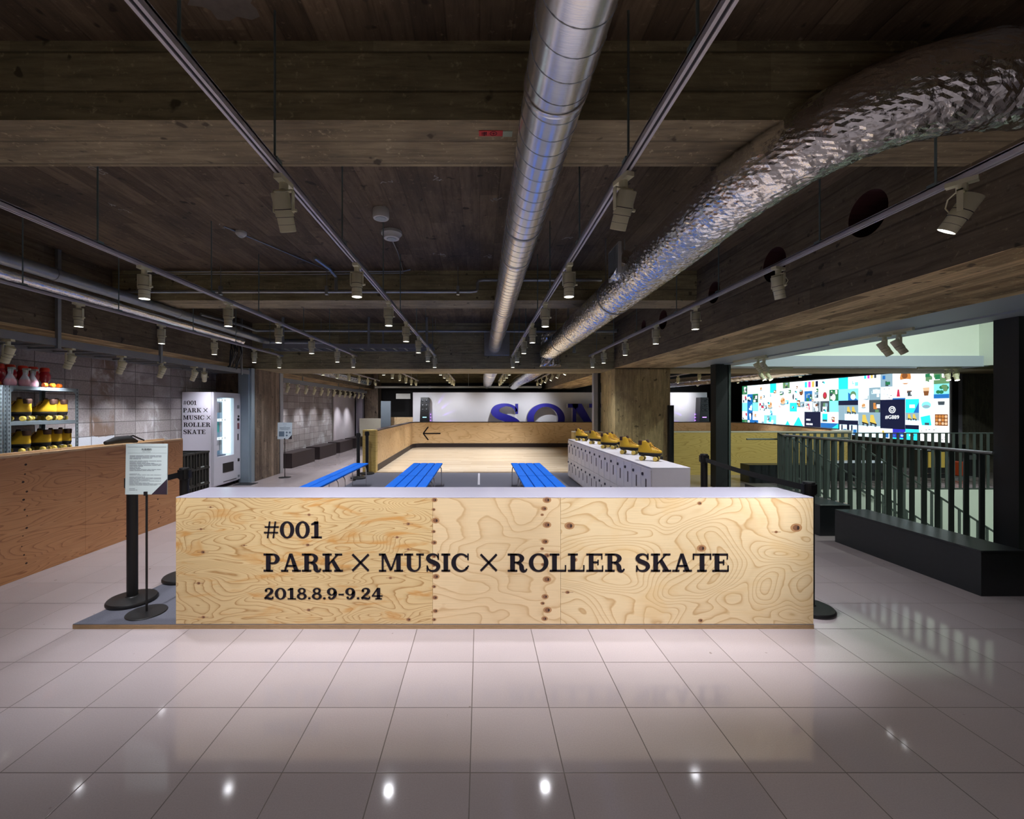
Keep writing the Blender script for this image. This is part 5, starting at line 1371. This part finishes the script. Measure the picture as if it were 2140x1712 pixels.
def t_cup(c_, r_, m1='brown', m2='pale'):
    q(c_, r_, c_+1, r_+1, 'white', 1); poly([(c_+.36, r_+.22), (c_+.64, r_+.22), (c_+.70, r_+.55), (c_+.30, r_+.55)], m1, 3); poly([(c_+.30, r_+.55), (c_+.70, r_+.55), (c_+.73, r_+.80), (c_+.27, r_+.80)], m2, 3)
def t_fish(c_, r_, w=1):
    q(c_, r_, c_+w, r_+1, 'white', 1)
    for k in range(10*w): blob(c_+rs.uniform(.08,.92)*w, r_+rs.uniform(.1,.9), .07, .025, rs.choice(('aqua','grayblue','pink','charcoal')), 3)
t_plain(0, 0, NC, NR, 'white'); scr.v = [(v[0]+.001, v[1], v[2]) for v in scr.v]
# column by column from the stair end
t_mix(0,4,1,1,('leaf','pink','green','pale','white')); t_tree(0,3); t_cup(0,2,'pale','charcoal')
q(0,1,1,2,'white',1); q(.08,1.12,.92,1.92,'brown',2)
for i in range(4):
    for j in range(3): blob(.2+.2*i, 1.28+.24*j, .085, .095, rs.choice(('orange','tan')), 3)
t_fish(0,0,2)
t_mix(1,4,1,1,('white','leaf','pale','green','white')); t_cup(1,3,'brown','tan'); q(1,2,2,3,'white',1); blob(1.5,2.55,.33,.26,'aqua',2); blob(1.5,2.45,.26,.12,'grayblue',3)
q(1,1,2,2,'pale',1); poly([(1.15,1.12),(1.8,1.12),(1.9,1.7),(1.25,1.85)],'cyan',2); q(1.3,1.14,1.6,1.3,'charcoal',3)
q(2,3,4,5,'white',1); blob(3.0,4.62,.42,.52,'orange',2); blob(3.0,4.35,.50,.16,'pale',2.5); blob(3.05,4.75,.22,.22,'brown',3)
t_mix(2,3,1,.95,('pale','charcoal','grayblue','brown','white')); q(3,3,4,4,'pale',2); q(3.05,3.12,3.95,3.9,'ice',2.5); poly([(3.4,3.2),(3.68,3.2),(3.6,3.75),(3.48,3.75)],'red',3.5); q(3,3,4,3.1,'blue',3)
q(2,2,3,3,'cyan',1.5); poly([(2,2),(2.4,2),(2.0,2.8)],'blue',2); q(2.3,2.35,2.7,2.6,'ice',3); t_skate(2,1,1,False); q(2,.8,3,1.1,'navy',6); q(2,0,4,.8,'cyan',1); q(3,.1,4,.8,'deep',2)
for k in range(8): blob(rs.uniform(2.1,3.9), rs.uniform(.1,.5), .1, .08, rs.choice(('green','blue','ice')), 4)
q(3,.75,5,3,'navy',7)
q(4,3,5,4,'ice',1); t_fish(4,3); t_mix(4,4,1,1,('grayblue','leaf','blue','charcoal','green')); q(4,0,5,.75,'white',8); q(4.3,.05,4.55,.4,'blue',9); blob(4.75,.5,.1,.1,'yellow',9)
t_mix(5,2,1,1,('charcoal','orange','leaf','white','deep')); t_food(6,2); t_skate(5,0,2)
t_mix(5,3,1,1,('grayblue','ice','charcoal','pale','white')); t_mix(6,3,1,1,('pale','pink','white','grayblue','brown')); q(5,4,7,5,'white',1)
for k, nm in enumerate(('cyan','magenta','yellow','charcoal')): q(5.35+.3*(3-k),4.75,5.55+.3*(3-k),5,nm,3)
t_mix(7,4,1,1,('white','aqua','ice','aqua','white')); q(7,3,9,4,'aqua',1); poly([(7,3),(8,3),(8,3.7)],'blue',2); blob(7.5,3.45,.3,.34,'leaf',3); blob(7.5,3.3,.25,.25,'pale',3.5); q(7,2.6,9,3,'navy',4); t_skate(7,1.25,1.35,True); q(8.35,1.25,9,2.6,'grayblue',1.5); q(7,1,9,1.3,'navy',5)
for c_ in (7, 8): q(c_,0,c_+1,1,'navy',1); q(c_+.12,.1,c_+.88,.92,'ice',2); q(c_+.15,.12,c_+.5,.55,'blue',3); q(c_+.55,.3,c_+.7,.9,'navy',3)
q(8,4,9,5,'cyan',1)
t_mix(9,3,1,1,('green','leaf','white','green','charcoal')); blob(9.5,3.3,.2,.3,'white',6); q(10,3,11,4,'white',1); blob(10.5,3.5,.25,.33,'brown',2); blob(10.5,3.55,.16,.25,'red',3); q(9,2,10,3,'aqua',1); t_mix(10,2,1,1,('charcoal','leaf','pale','blue','grayblue'))
q(9,1,10,2,'white',1); poly([(9.4,1.1),(9.7,1.1),(9.65,1.6),(9.45,1.5)],'red',2); q(10,1,11,2,'white',1); q(10.2,1.1,10.8,1.85,'cyan',2); q(10.25,1.12,10.75,1.3,'charcoal',3); q(9,0,11,1,'blue',1); poly([(9,0),(11,0),(11,.45),(9.8,.5),(9,.98)],'cyan',2)
q(9,4,10,5,'white',1); q(9.15,4.3,9.85,4.95,'ice',2); q(10,4,12,5,'ice',1); q(11,4,13,5,'white',1)
for k, nm in enumerate(('cyan','magenta','yellow','navy')): q(11.3+.45*(3-k),4.35,11.6+.45*(3-k),4.9,nm,3)
t_fish(11,3); t_mix(12,3,1,1,('blue','leaf','grayblue','green','charcoal')); q(11,2,13,3,'pale',1); poly([(12.3,2.2),(12.6,2.2),(12.52,2.8),(12.38,2.8)],'red',3); t_mix(11,2,1,1,('charcoal','grayblue','pale','white','brown')); q(11,0,13,2,'navy',2)
for k in range(3): 
    for j in range((4,6,6)[k]): q(12.75-.14*j, 1.15-.42*k, 12.66-.14*j, 1.32-.42*k, 'white', 4)
q(13,2,15,3,'white',1); q(14,2,15,2.9,'cyan',2); t_skate(13,2,1,False); q(13,0,17,2,'white',1)
poly([(13.15,.05),(14.4,.05),(14.65,.35),(13.85,1.45),(13.7,1.45),(13.0,.35)],'cyan',3); poly([(15.0,.05),(15.5,.05),(15.55,.5),(15.7,.55),(15.3,1.1),(14.9,.55),(15.0,.5)],'cyan',3)
for k in range(4): q(15.9,.15+.22*k,16.3,.28+.22*k,'ice',3)
t_food(15,2,2); t_food(17,1.6,2); t_food(13,3.6,1); q(14,3,15,4,'white',1); blob(14.5,3.5,.12,.3,'charcoal',2); blob(13.4,3.9,.25,.3,'brown',6); t_mix(15,4.4,1,.6,('leaf','yellow','charcoal','grayblue','leaf')); q(17,4,18,5,'cyan',1); q(18,4,19,5,'white',1); q(18.2,4.2,18.8,4.8,'ice',2)
q(17,0,19,1.6,'aqua',1); t_mix(17,0,2,1.6,('aqua','blue','ice','cyan','navy','white'))
for c_ in range(19, NC):
    for r_ in range(NR):
        k = rs.random()
        if k < .18: t_food(c_, r_)
        elif k < .34: t_mix(c_, r_, 1, 1, ('green','leaf','white','pale','charcoal'))
        elif k < .6: t_mix(c_, r_, 1, 1, ('blue','ice','navy','aqua','white'))
        elif k < .75: t_mix(c_, r_, 1, 1, ('pale','grayblue','white','charcoal','red'))
        else: t_plain(c_, r_, 1, 1, rs.choice(('white','ice','aqua')))
for k in range(46):     # small pictures scattered over the white tiles
    c_, r_ = rs.uniform(9.2, 19), rs.uniform(.1, 4.7); w_ = rs.uniform(.22, .5)
    if (11 <= c_ < 17.2 and r_ < 2.2): continue
    pal = rs.choice((('grayblue','charcoal','pale'),('aqua','blue','ice'),('green','leaf','white'),('pale','pink','tan'),('ice','cyan','navy'),('brown','tan','white')))
    q(c_, r_, c_+w_, r_+w_*rs.uniform(.8,1.2), pal[0], 6+.02*k); q(c_+w_*.1, r_+w_*.1, c_+w_*.5, r_+w_*.6, pal[1], 7+.02*k); blob(c_+w_*.65, r_+w_*.5, w_*.2, w_*.22, pal[2], 8+.02*k, 9)
# icon and hashtag on the black tile
def ui(a, v, d): return (VWX - .0012*13 - d, Y0V + (4.0 - a)*CELL, Z0V + (v)*CELL)
for polys in (ring2((0,2.22),.27,.27,(0,2.22),.21,.21,0,360,28), ring2((0,2.22),.14,.14,(0,2.22),.09,.09,0,360,24), dotc(.14,2.36,.03)):
    for pg in polys: scr.add([ui(a, v, 0) for a, v in pg], [tuple(range(len(pg)))], IX['white'])
part('display', scr, [EM[n_] for n_ in NAMES], vw)
font_mesh('#G889', .40, lambda a, v, d: ui(a, v + 1.52, 0), 'screen_text', EM['white'], vw, 0)
b = MB(); b.box(VWX+.02, VWX+.3, 10.2, 18.6, 0, Z0V-.035)
solo('video_wall_plinth', b, M['black'], 'black plinth below the bright video wall', 'plinth')

# odds and ends under the screen
t = thing('flight_case', 'black case with a yellow board leaning on its front, under the screen', 'case', (10.2, 9.7, 0))
b = MB(); b.bbox(9.95, 10.42, 9.62, 10.0, .0, .62, .006); part('body', b, M['black'], t)
b = MB(); b.box(9.97, 10.40, 9.60, 9.618, .24, .585); part('board', b, M['yellow_board'], t)
b = MB(); b.box(9.96, 10.41, 9.605, 9.618, .10, .112); b.box(9.96, 10.41, 9.605, 9.618, .225, .237); part('edge_trim', b, M['chrome'], t)
solo('storage_box', MB().bbox(10.65, 10.86, 9.6, 9.85, .05, .36, .01), M['red_box'], 'orange red plastic box on the floor right of the yellow board', 'box')
b = MB(); b.box(10.45, 10.97, 9.58, 9.9, .0, .045); solo('trolley', b, M['zinc'], 'low gray trolley under the orange red box', 'trolley')
t = thing('equipment_rack', 'black equipment rack by the concrete wall behind the railing', 'equipment', (11.2, 9.9, 0))
b = MB(); b.bbox(11.0, 11.35, 9.75, 10.1, 0, .62, .005); part('body', b, M['black'], t)
b = MB(); b.box(11.03, 11.2, 9.744, 9.749, .40, .5); part('front_plate', b, M['zinc'], t)

# ================================================================ BACKDROP, LETTERS, SPEAKERS
bd = MB(); bd.box(-2.87, 9.72, 18.5, 18.6, 0, 2.245)
solo('backdrop_panel', bd, M['panel_white'], 'wide white backdrop wall behind the rink', 'backdrop')
LY, LD = 17.95, .30
def lpx(x): return (x-1003.0)*LY/903.0
def lpz(y): return EYE - (y-854.4)*LY/903.0
lz0, lz1 = lpz(907), lpz(844)
for ch, a, z in (('S',1021.5,1088.5),('O',1101.5,1180.5),('N',1187,1262),('Y',1270,1345)):
    wd, polys = glyph(ch)
    if ch == 'O': wd, polys = .94, ring2((.47,.5),.47,.515,(.47,.5),.30,.40,0,360,48)
    if ch == 'N': wd, polys = 1.05, rc(.14,0,.24,1)+rc(.80,0,.90,1)+[[(.10,1),(.40,1),(.90,0),(.70,0)]]+rc(0,0,.40,.13)+rc(0,.87,.3,1)+rc(.62,.87,1.05,1)
    x0, x1 = lpx(a), lpx(z); sx = (x1-x0)/wd; h = lz1-lz0
    cap = 1.0
    t = thing('letter_block', 'giant blue standing letter %s before the white backdrop' % ch, 'letter', ((x0+x1)/2, LY+LD/2, lz0), 0, 'giant standing letters')
    fn = lambda p, v, d: (p, LY + d, v)
    bf, bs = MB(), MB()
    for pg in polys:
        P_ = [(x0+p[0]*sx, lz0+p[1]*h) for p in pg]; bf.prism(P_, fn, 0, .012); bs.prism(P_, fn, .012, LD)
    part('face', bf, M['logo_face'], t); part('return_side', bs, M['logo_side'], t)
    b = MB(); b.box(x0+.15, x0+.22, LY+.1, LY+.17, 0, lz0+.02); b.box(x1-.22, x1-.15, LY+.1, LY+.17, 0, lz0+.02); part('support', b, M['logo_side'], t)
E_CY = emit('speaker_cyan_led', (.25,.8,1.0), 3.0); E_PU = emit('speaker_violet_led', (.35,.12,1.0), 6.0)
def speaker_tower(x, y, label, led, side):
    t = thing('speaker_tower', label, 'speaker', (x, y, 0), 0, 'tall black speaker towers')
    w, H = .42, 2.02
    b = MB(); b.prism([(x-w/2,.75),(x+w/2,.75),(x+w/2-.05,H),(x-w/2+.05,H)], lambda a, v, d: (a, y-.2+d, v), 0, .38); b.box(x-w/2-.005, x+w/2+.005, y-.21, y+.19, .0, .75)
    part('cabinet', b, M['black_satin'], t)
    b = MB()
    for k, zz in enumerate((1.88, 1.68, 1.50)):
        for s_ in (-1, 1):
            xx = x + s_*.085
            b.lathe([(.078,0),(.078,-.014),(.062,-.014),(.05,-.004),(.02,-.012),(0,-.014)], (xx, y-.2, zz), 20, axis='y')
    part('driver', b, M['steel_dark'], t, True)
    b = MB(); b.lathe([(.15,0),(.15,-.012),(.12,-.012),(.09,-.003),(.03,-.01),(0,-.012)], (x, y-.21, .42), 24, axis='y'); b.lathe([(.10,0),(.10,-.01),(.08,-.01),(.05,-.003),(0,-.006)], (x, y-.2, .98), 20, axis='y'); part('woofer', b, M['steel_dark'], t, True)
    b = MB(); b.box(x-.08, x+.08, y-.212, y-.201, 1.18, 1.205); part('light_bar', b, led, t)
    b = MB()
    sx = x + side*(w/2-.005)
    for k in range(4): b.box(min(sx,sx+side*.012), max(sx,sx+side*.012), y+.15, y+.17, .90+.13*k, .94+.13*k)
    part('side_light', b, E_PU, t)
    for k in range(4):
        l = bpy.data.lights.new('violet_beam', 'SPOT'); l.energy = 45; l.color = (.28,.07,1.0); l.spot_size = math.radians(7); l.spot_blend = .3; l.shadow_soft_size = .004
        lo = bpy.data.objects.new('violet_beam', l); COL.objects.link(lo); lo.parent = t
        p = Vector((sx + side*.02, y + .16, .92+.13*k)); lo.location = p - Vector((x, y, 0))
        el = math.radians(6 + 17*k); d = Vector((side*math.cos(el), .16, math.sin(el))); lo.rotation_euler = d.to_track_quat('-Z', 'Y').to_euler()
speaker_tower((888.5-1003)*18.22/903, 18.22, 'tall black speaker tower at the left end of the white backdrop', E_CY, 1)
speaker_tower((1467-1003)*18.22/903, 18.22, 'tall black speaker tower at the right end of the white backdrop', E_PU, -1)
# left background pieces
solo('banner_panel', MB().bbox(-4.20, -3.78, 18.3, 18.36, .0, 1.87, .004), M['gray_blue'], 'gray blue hanging banner left of the white backdrop', 'banner')
solo('wall_sign', MB().bbox(-3.62, -3.0, 18.62, 18.66, 1.97, 2.2, .006), M['white_plastic'], 'small pale wall panel high beside the backdrop corner', 'panel')
b = MB(); b.box(-4.3, -2.9, 18.8, 18.9, 0, 1.18); solo('partition', b, M['ply_rink'], 'plywood partition in the dark corner left of the backdrop', 'partition')
